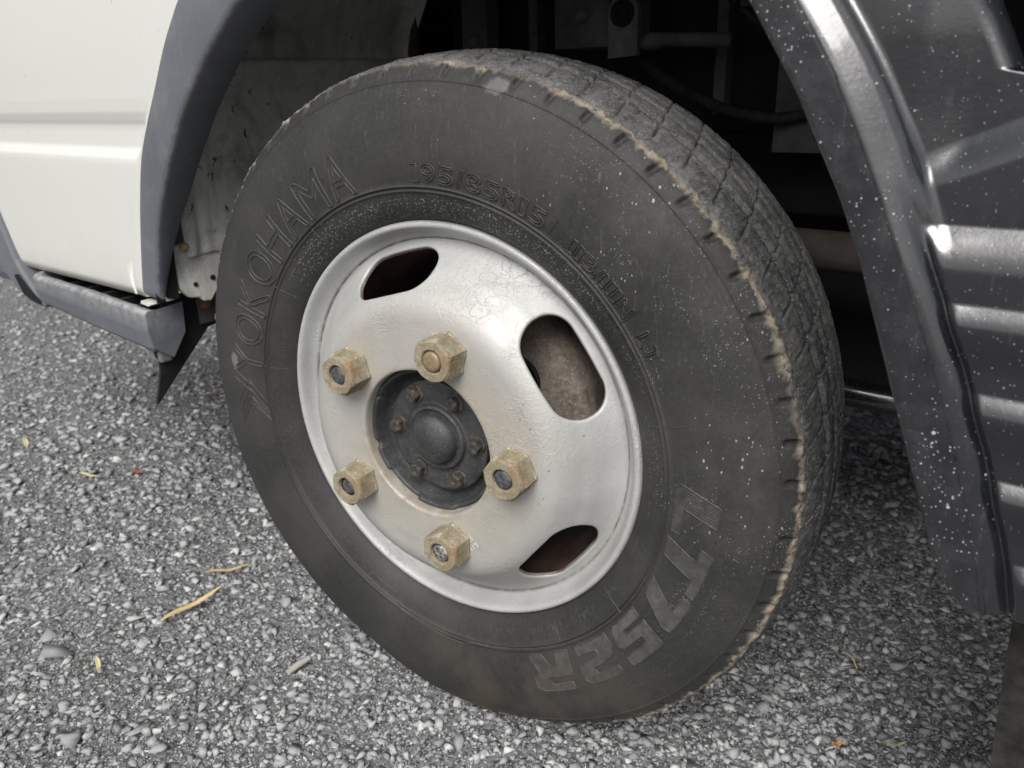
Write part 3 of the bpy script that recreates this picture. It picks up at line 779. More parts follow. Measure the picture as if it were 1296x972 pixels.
# ------------------------------------------------------------------ cab door (x rear, y inward)
def door():
    hz = np.r_[np.arange(.424, .585, .012), np.arange(.585, .67, .0018), np.arange(.672, 1.02, .03)]
    sx = np.r_[np.arange(-1.12, -.47, .02), np.arange(-.47, -.405, .0025)]
    H, S = np.meshgrid(hz, sx, indexing='ij')
    prof_h = [.40, .424, .44, .575, .588, .594, .598, .602, .606, .625, .631, .636, .645, .66, .70, .8, 1.05]
    prof_o = [.040, .0405, .043, .0458, .0458, .0450, .0425, .0390, .0376, .0374, .0380, .0400, .0428, .0440, .0443, .0435, .036]
    O = np.interp(H, prof_h, prof_o)
    flat = np.interp(H, [.4, .43, .6, .8, 1.05], [.040, .042, .0448, .0435, .036])
    e = np.clip((-.414 - (H - .6) * .10 - S - .002) / .013, 0, 1); e = e * e * (3 - 2 * e)
    O = flat + (O - flat) * e
    O = O - .010 * np.clip((S + .418 - np.interp(H, [.42, .5, .6, .75, .9], [-.062, -.03, .0, .13, .3])) / .02, 0, 1)
    s_front = np.interp(H, [.424, .47, .52, 1.02], [-.872, -.90, -1.02, -1.12]); s_rear = np.interp(H, [.42, .45, .503, .551, .596, .63, .67, .714, .747, .80, .820, .868, .886, 1.02], [-.462, -.4585, -.438, -.420, -.399, -.375, -.343, -.307, -.272, -.205, -.18, -.035, .12, .50])
    u = (S - S.min()) / (S.max() - S.min()); S2 = np.where(u >= 0, S, S)
    S2 = np.clip(S, s_front, None); k = np.clip((S - (-.47)) / (.065), 0, 1)
    S2 = np.where(S > -.47, np.minimum(-.47, s_rear - .03) * (1 - k) + s_rear * k, np.minimum(S2, np.minimum(-.47, s_rear - .03)))
    O = np.interp(H, prof_h, prof_o); dd = s_rear - S2
    e = np.clip((dd - .010) / .012, 0, 1); e = e * e * (3 - 2 * e); O = flat + (O - flat) * e
    O = O - .006 * np.clip(1 - dd / .006, 0, 1) ** 2
    V = np.stack([S2, -O, H], -1); n = len(hz)
    rows = [V]
    low = V[:1].copy(); low[..., 1] += .018; V = np.concatenate([low, V], 0)
    return mesh("door", V.reshape(-1, 3), grid_faces(n + 1, len(sx)), True)
d_o = obj("door", door(), M["white"], truck); d_o["label"] = "cream white door panel with a recessed crease"

# ------------------------------------------------------------------ front wheel arch trim
def arch_trim():
    inn = catmull([(-.4205, .424), (-.4165, .447), (-.4015, .490), (-.385, .528), (-.367, .556), (-.341, .592), (-.309, .631), (-.277, .662), (-.242, .692), (-.205, .718), (-.169, .740), (-.10, .772), (0, .796), (.10, .800), (.19, .786)], 5)
    out = catmull([(-.467, .424), (-.4615, .447), (-.444, .503), (-.4265, .551), (-.4055, .598), (-.381, .633), (-.349, .672), (-.330, .696), (-.3135, .7155), (-.296, .733), (-.279, .749), (-.20, .815), (-.05, .868), (.10, .885), (.22, .875)], 5)
    n = len(inn); rows = []
    A = np.array(out); B = np.array(inn)
    # offsets across: (fraction out->in, o, wear)
    sect = [(-.06, .030, 0), (.0, .0420, .0), (.03, .0450, .25), (.08, .0470, 0), (.35, .0500, 0), (.65, .0512, 0), (.90, .0512, 0), (.96, .0505, .0), (.985, .0490, .45), (.998, .0465, .15), (1.0, .0435, 0), (1.0, -1, 0), (.97, -2, 0)]
    V = []; W = []
    for f, o, wv in sect:
        P = A + (B - A) * f; oo = np.full(n, o)
        if o < 0: oo = np.interp(P[:, 1], [.434, .488, .546, .62, .75], [.0415, .031, .017, .010, .006]) - (.002 if o < -1.5 else 0)
        V.append(np.stack([P[:, 0], -oo, P[:, 1]], -1)); W.append(np.full(n, wv))
    V = np.array(V); W = np.array(W)
    # rounded lower end: tuck the first rows in
    for j, (dy, q) in enumerate(((.014, 0), (.004, 0), (.001, 0))): V[:, j, 1] += dy * (np.array([s_[1] for s_ in sect]) > .02)
    W += .12 * (vnoise(V * 40, 5) > .5)
    return mesh("wheel_arch_trim", V.reshape(-1, 3), grid_faces(len(sect), n, flip=True), True, dict(wear=W))
obj("wheel_arch_trim", arch_trim(), M["grey"], truck)

# liner piece between trim and inner panel, running down to the step
bm = bmesh.new(); prism_bm(bm, [(-.052, .424), (-.0225, .424), (-.0195, .471), (-.0128, .542), (-.008, .575), (-.030, .60), (-.045, .52)], -.4232, -.4222, axes=(1, 2, 0))
obj("arch_liner", bm_mesh("arch_liner", bm), M["black"], truck)

# ------------------------------------------------------------------ cab step
def step():
    xs = np.linspace(-.776, -.449, 60)
    top = np.interp(xs, [-.776, -.6, -.43], [.421, .4175, .4105]); bot = np.interp(xs, [-.776, -.758, -.592, -.43], [.384, .378, .365, .355])
    sect = [(.020, 'i'), (.046, 't2'), (.0555, 't'), (.0600, 'e'), (.0605, 'm'), (.0580, 'b'), (.0540, 'b2'), (.030, 'b3')]
    V, W = [], []
    for o, kd in sect:
        z = {'i': top - .020, 't2': top - .0015, 't': top, 'e': top - .004, 'm': (top + bot) / 2, 'b': bot + .006, 'b2': bot, 'b3': bot + .001}[kd]
        oo = np.full(len(xs), o)
        rear = np.clip((xs + .455) / .006, 0, 1); oo = oo - .003 * rear ** 2 * (o > .04)
        frnt = np.clip((-.755 - xs) / .021, 0, 1); oo = oo - .015 * frnt ** 2
        V.append(np.stack([xs, -oo, z], -1)); W.append(np.full(len(xs), {'t': .95, 't2': .5, 'e': .55}.get(kd, 0)))
    V = np.array(V); ns, n = len(sect), len(xs)
    V[:, :, 1] += .0012 * vnoise(V * 60, 3) * (np.arange(ns) < 4)[:, None]
    F = [tuple(int(q) for q in f) for f in grid_faces(ns, n, flip=True)]
    # rear end wall
    VV = [tuple(v) for v in V.reshape(-1, 3)]; WW = list(np.array(W).ravel())
    b = len(VV); VV += [(-.4475, -.006, .4125), (-.4475, -.0095, .373), (-.4475, -.031, .3435)]; WW += [0, 0, 0]
    e = [i * n + n - 1 for i in range(ns)]
    F.append(tuple(e[1:6] + [b + 2, b + 1, b]))
    return mesh("cab_step", VV, F, False, dict(wear=WW))
st_ = obj("cab_step", step(), M["grey"], truck)
bevel(st_, .0015, 2)
bm = bmesh.new(); box_bm(bm, (-.77, -.046, .386), (-.456, .0, .402)); obj("step_well", bm_mesh("step_well", bm), M["under"], st_)
for i in range(6):
    bm = bmesh.new(); x = -.745 + i * .052; prism_bm(bm, [(x, .402), (x + .010, .402), (x + .012, .4135), (x + .002, .4135)], -.0475, .02); obj("step_bar", bm_mesh("step_bar", bm), M["black"], st_)
bm = bmesh.new(); box_bm(bm, (-.484, -.047, .338), (-.452, -.030, .362)); bevel(obj("step_bracket", bm_mesh("step_bracket", bm), m_plain("dull_grey_plastic", g3(.13), g3(.2)), truck), .003)
bm = bmesh.new(); prism_bm(bm, [(-.470, .4165), (-.452, .4150), (-.447, .4175), (-.455, .4205), (-.468, .4205)], -.0490, -.036); obj("white_clip", bm_mesh("white_clip", bm), M["white"], st_)
# torn rubber splash flap under the step
bm = bmesh.new(); prism_bm(bm, [(-.050, .360), (-.0485, .345), (-.0455, .341), (-.0470, .325), (-.0600, .2835), (-.0570, .285), (.030, .367), (.10, .376), (.10, .42), (-.02, .42), (-.05, .385)], -.463, -.459, axes=(1, 2, 0))
obj("splash_flap", bm_mesh("splash_flap", bm), M["black"], truck)
bm = bmesh.new(); box_bm(bm, (-.480, .019, .374), (-.456, .09, .424)); obj("flap_bracket", bm_mesh("flap_bracket", bm), M["steel"], truck)
def small_bolt(p, r, mt, axis='x', name="bolt"):
    me = revolve(name, [(r * 1.35, -.001), (r * 1.35, .0015), (r, .002), (r * .98, r * 1.0), (r * .6, r * 1.25), (.0002, r * 1.2)], 12, False)
    return obj(name, me, M[mt], truck, p, (0, 0, math.radians(90)) if axis == 'x' else (0, 0, 0))
small_bolt((-.4555, .030, .401), .0065, "rust", name="rusty_bolt"); small_bolt((-.4555, .052, .404), .006, "rust", name="rusty_bolt")
# front bumper end
bm = bmesh.new()
prism_bm(bm, [(-1.30, .70), (-.905, .62), (-.862, .52), (-.842, .462), (-.831, .434), (-.8225, .4235), (-.800, .404), (-.772, .380), (-.757, .3745), (-.764, .3675), (-.805, .370), (-.838, .381), (-.862, .394), (-.885, .408), (-.95, .47), (-1.05, .56), (-1.30, .60)], -.052, .05)
fb = bevel(obj("front_bumper", bm_mesh("front_bumper", bm), M["grey"], truck), .006, 3)
bm = bmesh.new(); prism_bm(bm, [(-.840, .411), (-.826, .413), (-.800, .395), (-.772, .3785), (-.766, .3735), (-.798, .3765), (-.822, .383)], -.0545, -.04); obj("bumper_opening_dark", bm_mesh("bumper_opening_dark", bm), M["under"], fb)  # black plate on the bumper, painted in place of a shaded opening

# ------------------------------------------------------------------ inner panels of the wheel house
def inner_wing():
    ph = [(.472, -.4195), (.480, -.4185), (.55, -.4190), (.600, -.4180), (.612, -.4165), (.616, -.4145), (.622, -.4140), (.648, -.4125), (.672, -.4080), (.684, -.4010), (.692, -.3950), (.698, -.3935), (.702, -.4060), (.712, -.4070), (.74, -.400), (.79, -.372), (.84, -.32), (.875, -.25), (.90, -.12), (.905, .05), (.90, .20)]
    P = np.array(dens(ph, .006)); ys = np.linspace(-.006, .385, 90)
    S = P[:, 1][:, None] + 0 * ys; Hh = P[:, 0][:, None] + 0 * ys; Y = ys[None, :] + 0 * S
    # sealed seam running down near the outer edge
    yc = np.interp(Hh, [.47, .56, .66, .9], [.018, .022, .034, .05]); S = S - .003 * np.exp(-((Y - yc) / .004) ** 2) + .0035 * np.clip((yc - Y) / .012, 0, 1)
    # return flange at the inner edge, rounded corner
    S = S + .030 * np.clip((Y - .365) / .02, 0, 1) ** 2 * (Hh < .86)
    Hh = np.where((P[:, 0][:, None] < .481), Hh + .0035 * vnoise(np.stack([Y * 60, 0 * Y, 0 * Y], -1), 2), Hh)
    S = S + .0014 * vnoise(np.stack([Y * 14, Hh * 14, 0 * Y], -1), 8)
    return mesh("inner_wing", np.stack([S, Y, Hh], -1).reshape(-1, 3), grid_faces(len(P), len(ys), flip=True), True)
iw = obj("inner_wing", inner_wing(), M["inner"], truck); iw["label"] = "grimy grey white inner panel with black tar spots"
bm = bmesh.new(); prism_bm(bm, [(-.020, .488), (-.018, .432), (-.006, .420), (.008, .418), (.012, .412), (.022, .4105), (.034, .424), (.050, .418), (.14, .418), (.14, .488)], -.434, -.4245, axes=(1, 2, 0))
lp = obj("lower_panel", bm_mesh("lower_panel", bm), M["inner"], truck); bevel(lp, .002)
for y_, z_, r_, mt in ((-.0085, .4865, .0042, "brass"), (.003, .436, .0022, "under"), (.028, .440, .0025, "under"), (.040, .437, .0030, "under"), (-.012, .535, .0035, "rust")):
    small_bolt((-.4245 + (.009 if z_ > .48 else 0), y_, z_), r_, mt)
bm = bmesh.new(); prism_bm(bm, [(.380, .68), (.385, .68), (.387, .80), (.382, .80)], -.395, -.37, axes=(1, 2, 0)); obj("panel_edge", bm_mesh("panel_edge", bm), m_plain("brown_edge", (.03, .024, .02), (.09, .065, .045), 60), truck)

# ------------------------------------------------------------------ rear mudguard of the front wheel
E_h = [.357, .359, .372, .384, .416, .477, .527, .562, .596, .626, .653, .676, .701, .735, .770, .80]
E_s = [.4655, .4600, .4480, .4400, .4290, .4060, .3880, .3750, .3600, .3440, .3300, .3150, .2990, .272, .235, .180]
R_h = [.357, .411, .466, .523, .563, .602, .628, .654, .678, .698, .74, .80]
R_s = [.4772, .4605, .4425, .4200, .4020, .3840, .3730, .3600, .3460, .3320, .300, .245]
X_h = [.35, .60, .625, .661, .692, .72, .80]
X_s = [.72, .72, .60, .4365, .4205, .408, .36]
RIBS = [(.538, .4205), (.4895, .4400), (.4410, .4590), (.3930, .4780)]
def mudguard():
    hs_ = np.arange(.357, .8001, .0010); n = len(hs_)
    es, rs_, xs_ = np.interp(hs_, E_h, E_s), np.interp(hs_, R_h, R_s), np.interp(hs_, X_h, X_s)
    sm = lambda a, kk: np.convolve(np.pad(a, kk, mode='edge'), np.ones(2 * kk + 1) / (2 * kk + 1), 'valid')
    rs_ = sm(rs_, 45); es = sm(es, 6)
    cols = [es + (rs_ - es) * f for f in np.r_[0, .03, np.linspace(.08, .80, 9), .86, .92, .96]]
    offs = np.r_[np.arange(-.0045, .024, .0008), np.arange(.025, .10, .0018)]
    cols += [rs_ + f * np.minimum(1, (xs_ - rs_) / .104) for f in offs]
    far = cols[-1]; cols += [far + (xs_ - far) * f for f in (.25, .5, .75, 1)]
    S = np.array(cols).T; Hh = hs_[:, None] + 0 * S
    d = (S - rs_[:, None]) * .93
    ss = lambda x: np.clip(x, 0, 1) ** 2 * (3 - 2 * np.clip(x, 0, 1))
    low = np.sin(np.clip((.5830 - Hh) / .0245, 0, 1) * PI / 2)                                   # 1 below the ledge
    upper = np.full(S.shape, .0362)
    bulge_h = np.interp(S, [.39, .40, .443, .5], [.600, .607, .626, .645])
    upper = upper - .0072 * ss((Hh - bulge_h + .008) / .022) * ss((S - .388) / .03)
    upper = upper - .0025 * ss((.600 - Hh) / .012) * 0
    lowp = np.full(S.shape, .0462) + .0012 * ss((.45 - Hh) / .1)
    panel = upper + (lowp - upper) * low * ss((d - .0065) / .0065)
    for rh, rs0 in RIBS:
        t_ = rh + .0050 - Hh
        rise = np.sin(np.clip(t_ / .0125, 0, 1) * PI / 2)
        fall = np.clip(1 - (t_ - .0125) / .026, 0, 1); fall = np.where(t_ > .0125, ss(fall), 1)
        panel = panel + .0050 * rise * fall * ss((S - rs0 + .004) / .012) * (t_ > 0)
    t_ = d + .0045
    dU = np.interp(t_, [0, .0025, .005, .010, .016, .0195, .0220, .0240, .0255], [0, .0003, .0012, .0036, .0068, .0095, .0122, .0134, .0138]) / .0138
    dL = np.interp(t_, [0, .0025, .005, .009, .0118, .0132, .0140], [0, .0003, .0012, .0034, .0062, .0073, .0075]) / .0075
    drop = dU + (dL - dU) * ss((.610 - Hh) / .055)
    flange = .0500 + .0008 * np.clip(1 + d / .03, 0, 1)
    groove = np.where(low > .5, .0375, .029)
    lg = ss((.605 - Hh) / .05); groove = upper * (1 - lg) + .0425 * lg
    after = np.maximum(groove, panel) if False else np.where(d > .0085, panel, groove * (1 - 0) + 0)
    after = groove + (panel - groove) * ss((d - .0065) / .0075)
    O = flange + (after - flange) * drop
    O = O - .004 * np.clip(1 - (S - es[:, None]) / .0025, 0, 1) ** 2
    O = O - .010 * np.clip(1 - (Hh - .357) / .006, 0, 1) ** 2        # rolled lower edge
    O = O - .010 * np.clip(1 - (xs_[:, None] - S) / .012, 0, 1) ** 2
    O = O + .0007 * vnoise(np.stack([S * 25, Hh * 25, 0 * S], -1), 4) + .0012 * vnoise(np.stack([S * 6, Hh * 6, 0 * S], -1), 9)
    V = np.stack([S, -O, Hh], -1)
    fl = np.clip(-d / .004, 0, 1)
    # inner return lips
    lip = V[:, :1].copy(); lip[..., 1] += .003; lip2 = lip.copy(); lip2[..., 0] += .0015; lip2[..., 1] += .022
    V = np.concatenate([lip2, lip, V], 1); fl = np.concatenate([fl[:, :1], fl[:, :1], fl], 1)
    bot = V[:1].copy(); bot[..., 1] += .02; V = np.concatenate([bot, V], 0); fl = np.concatenate([fl[:1], fl], 0)
    return mesh("rear_mudguard", V.reshape(-1, 3), grid_faces(V.shape[0], V.shape[1]), True, dict(flange=fl))
mg = obj("rear_mudguard", mudguard(), M["gloss"], truck); mg["label"] = "wet black plastic mudguard with horizontal ribs and white specks"
# pale scuff patch left by old tape
bm = bmesh.new(); pp = [(.3865, .6665), (.3890, .6700), (.3925, .6690), (.3950, .662), (.3985, .650), (.4005, .6425), (.4000, .6380), (.3975, .6365), (.3955, .6400), (.3925, .650), (.3885, .660)]
pp = [(.485 + (a - .485) * 1.015, .661 + (b - .661) * 1.015) for a, b in pp]; prism_bm(bm, pp, -.0306, -.022); obj("tape_mark", bm_mesh("tape_mark", bm), m_plain("grey_tape_residue", (.045, .048, .054), (.065, .068, .074), 60, .5), mg)
# mud flap hanging behind the guard
bm = bmesh.new(); prism_bm(bm, [(.484, .368), (.4865, .30), (.500, .10), (.76, .08), (.76, .368)], .012, .018)
obj("mud_flap", bm_mesh("mud_flap", bm), M["rubber"], truck)

# ------------------------------------------------------------------ underbody
def ubox(name, lo, hi, mt="under", bev=.004):
    bm = bmesh.new(); box_bm(bm, lo, hi); return bevel(obj(name, bm_mesh(name, bm), M[mt], truck), bev)
ubox("chassis_rail", (-1.1, .47, .50), (3.2, .53, .66), "under")
ubox("engine_block", (-.95, .62, .36), (.9, 1.15, .98))
ubox("inner_shield", (-.36, .45, .60), (.70, .465, .94))
ubox("rear_light_block", (.56, .05, .36), (.575, 1.55, .94))  # added black panel, encloses the underside to keep it dark
ubox("far_light_block", (-1.0, 1.25, .33), (.9, 1.27, .98))  # added black panel, closes the underside against the far side
bm = bmesh.new(); tube_bm(bm, [(-.02, .17, HC - .0), (-.02, .40, HC + .02), (-.02, .9, HC + .02), (-.02, 1.4, HC)], .038, 14); obj("axle_beam", bm_mesh("axle_beam", bm, True), M["steel"], truck)
bm = bmesh.new(); tube_bm(bm, [(-.6, .375, .487), (.1, .375, .480), (.8, .375, .473)], .0225, 16); obj("radius_rod", bm_mesh("radius_rod", bm, True), M["spring"], truck)
ubox("gap_blackout", (-.10, .535, .245), (.95, 1.0, .68), "under", .03)  # added black block, hides the ground so the gap stays dark
bm = bmesh.new(); tube_bm(bm, [(-.3, .50, .268), (.2, .50, .270), (.9, .50, .266)], .019, 12); obj("exhaust_pipe", bm_mesh("exhaust_pipe", bm, True), M["gloss"], truck)
# hanging bracket with an eye
bm = bmesh.new(); pts = [(-.022, .686), (.016, .688)] + [(-.003 + .019 * math.cos(a), .735 + .019 * math.sin(a)) for a in np.linspace(0, PI, 12)]
prism_bm(bm, pts, .338, .346); hb = obj("hanger_bracket", bm_mesh("hanger_bracket", bm), m_plain("grey_bracket", g3(.10), g3(.17), 30, .6), truck)
obj("bracket_bush", revolve("bracket_bush", [(.0145, -.001), (.0145, .003), (.011, .004), (.0105, .001), (.006, .001), (.0055, .005), (.0002, .005)], 24), M["under"], hb, (-.003, .3375, .733))
bm = bmesh.new(); box_bm(bm, (-.105, .35, .70), (-.028, .46, .80)); obj("hanger_plate", bm_mesh("hanger_plate", bm), M["steel"], truck)
bm = bmesh.new(); tube_bm(bm, [(.018, .345, .700), (.03, .345, .702), (.045, .35, .703), (.11, .38, .700)], [.006, .010, .008, .008], 10); obj("hanger_rod", bm_mesh("hanger_rod", bm, True), M["steel"], truck)
bm = bmesh.new(); prism_bm(bm, [(.16, .58), (.30, .58), (.30, .66), (.24, .70), (.16, .70)], .40, .41); obj("inner_plate", bm_mesh("inner_plate", bm), M["steel"], truck)
for x_, z_ in ((.20, .655), (.245, .625), (.215, .60)):
    obj("plate_hole_dark", revolve("plate_hole_dark", [(.009, .0015), (.007, .0018), (.0065, -.001), (.0002, -.001)], 16), M["under"], truck, (x_, .3985, z_))  # closed black discs, colour stands in for the shade inside holes
for k_, (x0, x1, z0, z1, y_) in enumerate(((-.30, -.255, .60, .95, .40), (-.205, -.19, .60, .95, .43), (.07, .085, .62, .95, .43), (.10, .19, .735, .90, .42))):
    ubox("frame_plate", (x0, y_, z0), (x1, y_ + .03, z1), "steel", .003)
bm = bmesh.new(); tube_bm(bm, catmull([(-.10, .42, .86), (-.06, .40, .74), (.03, .39, .66), (.14, .38, .62), (.22, .40, .63), (.30, .44, .70)], 6), .0065, 10); obj("brake_hose", bm_mesh("brake_hose", bm, True), M["rubber"], truck)
bm = bmesh.new(); tube_bm(bm, catmull([(.06, .42, .92), (.07, .40, .80), (.13, .39, .72), (.26, .40, .69), (.36, .42, .74)], 6), .0045, 10); obj("wiring_loom", bm_mesh("wiring_loom", bm, True), M["rubber"], truck)
for x_, z_ in ((-.065, .735), (-.085, .775), (-.045, .775), (.145, .78), (.145, .84), (-.275, .72), (-.275, .80)):
    obj("frame_bolt", revolve("frame_bolt", [(.010, 0), (.010, .003), (.008, .0035), (.0075, .009), (.0002, .0095)], 6, False), M["steel"], truck, (x_, .3485 if -.1 < x_ < -.03 else (.4185 if x_ > 0 else .3985), z_))
# cab and load bed above the frame
bm = bmesh.new(); prism_bm(bm, [(-1.25, 1.0), (-.10, 1.0), (.02, .92), (.60, .92), (.60, 2.05), (-.70, 2.05), (-1.18, 1.35)], -.030, 1.60); bevel(obj("cab", bm_mesh("cab", bm), M["white"], truck), .04, 4)
ubox("load_bed", (.66, -.06, .80), (3.3, 1.66, 1.18), "white", .01)
ubox("side_light_block", (.80, -.02, .24), (1.6, .50, .76), "black", .015)  # unseen box, added to keep light off the ground under the truck
ubox("cab_floor", (-1.2, .0, .91), (.60, 1.56, .935))
ubox("cab_front", (-1.24, .0, .36), (-1.0, 1.56, 1.02), "grey", .02)
ubox("fender_top", (-.30, -.032, .865), (.60, .02, .93), "white", .01)

# ================================================================== ground and gravel
def axis(lo, hi, step, ext):
    a = list(np.arange(lo, hi + 1e-9, step)); st2 = step; x = hi; R2 = []
    while x < ext: st2 *= 1.35; x += st2; R2.append(x)
    st2 = step; x = lo; L2 = []
    while x > -ext: st2 *= 1.35; x -= st2; L2.append(x)
    return np.array(L2[::-1] + a + R2)
gx, gy = axis(-1.5, .9, .0085, 220), axis(-.55, 1.3, .0085, 220)
GX, GY = np.meshgrid(gx, gy, indexing='ij')
fade = np.clip(1 - (np.hypot(GX, GY) - 2.5) / 6, 0, 1)
GZ = gh(GX, GY) * fade
ground = obj("ground", mesh("ground", np.stack([GX, GY, GZ], -1).reshape(-1, 3), grid_faces(len(gx), len(gy), flip=True), True), M["ground"])
tag(ground, "grey compacted crushed stone ground", None, None, "structure")
RcM = np.array(R_); F_ = 976.4
def project(P):
    Q = (P - CAM) @ RcM
    return Q[:, 0] / Q[:, 2] * F_ + 648, Q[:, 1] / Q[:, 2] * F_ + 486, Q[:, 2]
def scatter(n_per_m2, dmax, near, mx=180, pw=2.0):
    """points on the ground in and around the camera's view, thinning with distance"""
    lo, hi = np.array([-3.2, -.65]), np.array([1.1, 2.2]); N = int(n_per_m2 * np.prod(hi - lo))
    P = rng.random((N, 2)) * (hi - lo) + lo; P3 = np.c_[P, np.zeros(N)]
    px, py, z = project(P3); d = np.linalg.norm(P3 - CAM, axis=1)
    ok = (z > .05) & (px > -mx) & (px < 1296 + mx) & (py < 972 + mx) & (d < dmax) & (rng.random(N) < np.minimum(1, (near / d) ** pw))
    ok &= ~((np.abs(P[:, 0]) < .05) & (P[:, 1] > .0) & (P[:, 1] < .17))
    return P[ok]
def stone_variants(n, npts, flat=(.55, .9)):
    out = []
    for i in range(n):
        bm = bmesh.new(); r = np.random.default_rng(100 + i + npts * 50)
        for q in range(npts):
            v = r.normal(size=3); v /= np.linalg.norm(v); v /= np.abs(v).max() ** .9; v *= r.uniform(.68, 1.0)
            bm.verts.new((v[0], v[1] * r.uniform(.9, 1.0), v[2]))
        res = bmesh.ops.convex_hull(bm, input=bm.verts)
        bmesh.ops.delete(bm, geom=[e for e in res["geom_interior"] if isinstance(e, bmesh.types.BMVert)], context='VERTS')
        bm.verts.ensure_lookup_table(); bm.verts.index_update(); bmesh.ops.triangulate(bm, faces=bm.faces)
        V = np.array([v.co[:] for v in bm.verts]); F = np.array([[v.index for v in f.verts] for f in bm.faces]); bm.free()
        ax = np.array([1, r.uniform(.55, .95), r.uniform(*flat)]); out.append((V * ax * .5, F))
    return out
def rot_mats(n, tilt):
    a = rng.random(n) * 2 * PI; tx, ty = rng.normal(0, tilt, n), rng.normal(0, tilt, n)
    ca, sa = np.cos(a), np.sin(a); Z = np.zeros((n, 3, 3)); Z[:, 0, 0] = ca; Z[:, 0, 1] = -sa; Z[:, 1, 0] = sa; Z[:, 1, 1] = ca; Z[:, 2, 2] = 1
    X = np.zeros((n, 3, 3)); X[:, 0, 0] = 1; X[:, 1, 1] = np.cos(tx); X[:, 1, 2] = -np.sin(tx); X[:, 2, 1] = np.sin(tx); X[:, 2, 2] = np.cos(tx)
    Y = np.zeros((n, 3, 3)); Y[:, 1, 1] = 1; Y[:, 0, 0] = np.cos(ty); Y[:, 0, 2] = np.sin(ty); Y[:, 2, 0] = -np.sin(ty); Y[:, 2, 2] = np.cos(ty)
    return Z @ X @ Y
def pile(layers):
    VV, FF, base = [], [], 0
    for P, size, variants, sink, tilt in layers:
        n = len(P); which = rng.integers(0, len(variants), n); Rm = rot_mats(n, tilt); z = gh(P[:, 0], P[:, 1])
        for k, (V, F) in enumerate(variants):
            idx = np.where(which == k)[0]
            if not len(idx): continue
            W = np.einsum('nij,vj->nvi', Rm[idx], V) * size[idx][:, None, None]
            W[..., 0] += P[idx, 0][:, None]; W[..., 1] += P[idx, 1][:, None]
            W[..., 2] += (z[idx] + sink[idx] * size[idx])[:, None]
            VV.append(W.reshape(-1, 3)); FF.append((F[None] + (np.arange(len(idx)) * len(V))[:, None, None] + base).reshape(-1, 3)); base += len(idx) * len(V)
    return np.concatenate(VV), np.concatenate(FF)
var_mid = stone_variants(32, 9, (.34, .66)); var_small = stone_variants(14, 7)
Pm = scatter(25000, 4.2, .95); sm = .0056 + .0135 * rng.power(.36, len(Pm))
sm *= np.clip(np.linalg.norm(np.c_[Pm, np.zeros(len(Pm))] - CAM, axis=1) / 1.15, 1, 1.45)
Ps = scatter(80000, 1.9, .90, 120, 2.6); ss_ = .0018 + .0028 * rng.random(len(Ps))
V_, F_g = pile([(Pm, sm, var_mid, rng.uniform(-.13, .18, len(Pm)), .20), (Ps, ss_, var_small, rng.uniform(.0, .35, len(Ps)), .6)])
gv = obj("gravel", mesh("gravel", V_, F_g), M["gravel"], ground); gv["kind"] = "stuff"
# the largest stones are pieces of their own
big_var = []
for k, (V, F) in enumerate(stone_variants(16, 11, (.26, .48))):
    # chamfer look: subdivide a little noise
    me = mesh("stone", V, F); big_var.append(me)
Pb = scatter(230, 2.2, .95, 60, 1.6)
fixed = [(-.495, -.196, .046), (-.286, -.223, .034), (-.246, -.229, .030), (-.333, -.268, .032), (-.540, -.185, .034), (-.395, -.245, .026), (-.44, -.09, .024), (-.30, -.10, .026), (-.20, -.130, .024), (-.17, -.118, .020), (-.54, -.13, .022), (.20, .05, .030), (.30, .16, .026), (.18, .36, .030), (.25, .30, .026), (.33, .27, .022), (.42, .30, .024), (.37, .22, .022)]
pts = [(x, y, s_) for x, y, s_ in fixed] + [(x, y, .0145 + .018 * random.random() ** 2.4) for x, y in Pb]
for i, (x, y, s_) in enumerate(pts[:290]):
    o = obj("stone", big_var[i % 16], M["stone"], ground, (x, y, float(gh(np.array(x), np.array(y))) + s_ * random.uniform(.0, .14)), (random.gauss(0, .16), random.gauss(0, .16), random.uniform(0, 6.28)))
    o.scale = (s_, s_ * random.uniform(.8, 1.1), s_ * random.uniform(.7, 1.1))

# ------------------------------------------------------------------ leaves, straws and sticks
def leaf_mesh(L, W, curl=.15, n=14):
    V, F = [], []
    for i in range(n + 1):
        t = i / n; wd = W * .5 * (math.sin(PI * t ** .75) ** .8 if 0 < t < 1 else 0) + .00025
        x = (t - .5) * L; zc = curl * L * (t - .5) ** 2 + .0012 * math.sin(t * 9)
        for k in (-1, -.5, 0, .5, 1): V.append((x, k * wd + .02 * L * math.sin(t * 5), zc + .35 * wd * abs(k) ** 1.5 + .0006))
    for i in range(n):
        for k in range(4): F.append((i * 5 + k, i * 5 + k + 1, i * 5 + 6 + k, i * 5 + 5 + k))
    return mesh("leaf", V, F, True)
def litter(name, a, b, W, mt, label, cat, curl=.15, lift=.006, group=None):
    L = math.dist(a, b); x, y = (a[0] + b[0]) / 2, (a[1] + b[1]) / 2
    o = obj(name, leaf_mesh(L, W, curl), M[mt], None, (x, y, float(gh(np.array(x), np.array(y))) + lift), (random.uniform(-.3, .3), random.uniform(-.05, .05), math.atan2(b[1] - a[1], b[0] - a[0])))
    o.modifiers.new("thick", 'SOLIDIFY').thickness = .0004
    return tag(o, label, cat, group or {"bamboo_leaf": "dry bamboo leaves on the gravel", "straw_piece": "straw scraps on the gravel", "dead_leaf": "small dead leaves on the gravel"}[name])
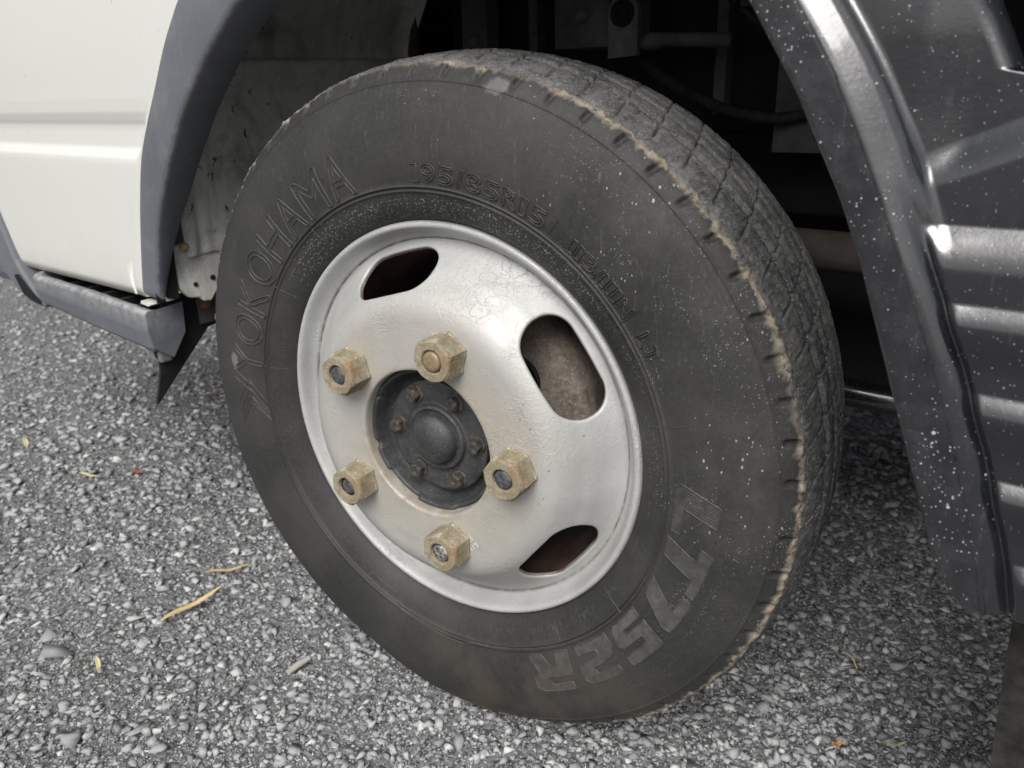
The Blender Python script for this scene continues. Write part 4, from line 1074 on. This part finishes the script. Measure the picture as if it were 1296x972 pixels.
litter("bamboo_leaf", (-.424, -.096), (-.412, -.002), .0105, "leaf", "long dry tan bamboo leaf lying on gravel left of the tyre", "leaf", .2, .010)
litter("bamboo_leaf", (-.464, .004), (-.424, .056), .0078, "leaf", "shorter dry tan bamboo leaf just behind the longer leaf on gravel", "leaf", .2, .009)
litter("straw_piece", (-.434, -.181), (-.398, -.197), .0050, "straw", "pale yellow straw scrap on gravel at the lower left", "straw", .3, .009)
litter("straw_piece", (-.946, .099), (-.893, .110), .0050, "straw", "faint yellow straw on gravel below the torn black flap", "straw", .1, .009)
litter("straw_piece", (.426, .157), (.444, .173), .0030, "straw", "thin pale straw on gravel at the bottom edge right of the tyre", "straw", .1, .009)
litter("straw_piece", (.521, .213), (.543, .207), .0042, "straw", "tan straw on gravel in the lower right corner under the mud flap", "straw", .1, .009)
litter("dead_leaf", (-.862, .150), (-.843, .167), .012, "redleaf", "small dull red dead leaf on gravel left of the wheel", "leaf", .3, .009)
litter("dead_leaf", (.377, .131), (.386, .142), .006, "orange", "tiny orange leaf scrap at the bottom edge right of the tyre", "leaf", .5, .009)
litter("dead_leaf", (-1.18, .125), (-1.13, .105), .008, "straw", "pale yellow dead leaf on gravel near the left edge", "leaf", .2, .011)
litter("dead_leaf", (-1.056, .46), (-1.050, .505), .016, "orange", "tan orange leaf between the black flap and the tyre", "leaf", .2, .011)
bm = bmesh.new(); tube_bm(bm, [(0, 0, 0), (.016, .001, .0004), (.032, 0, 0)], [.0036, .0042, .0034], 9)
tag(obj("stick", bm_mesh("stick", bm), M["stick"], None, (-.210, -.074, float(gh(np.array(-.208), np.array(-.06))) + .0075), (0, 0, math.radians(84))), "short pale broken stick lying on gravel below the tyre at the left", "stick")
bm = bmesh.new(); tube_bm(bm, [(0, 0, 0), (.014, .002, .003), (.030, -.002, .001)], [.0011, .0013, .0008], 7)
tag(obj("twig", bm_mesh("twig", bm), M["straw"], None, (.362, .282, float(gh(np.array(.37), np.array(.27))) + .010), (0, 0, math.radians(-48))), "thin pale twig on gravel in the shade between tyre and mudguard", "twig")
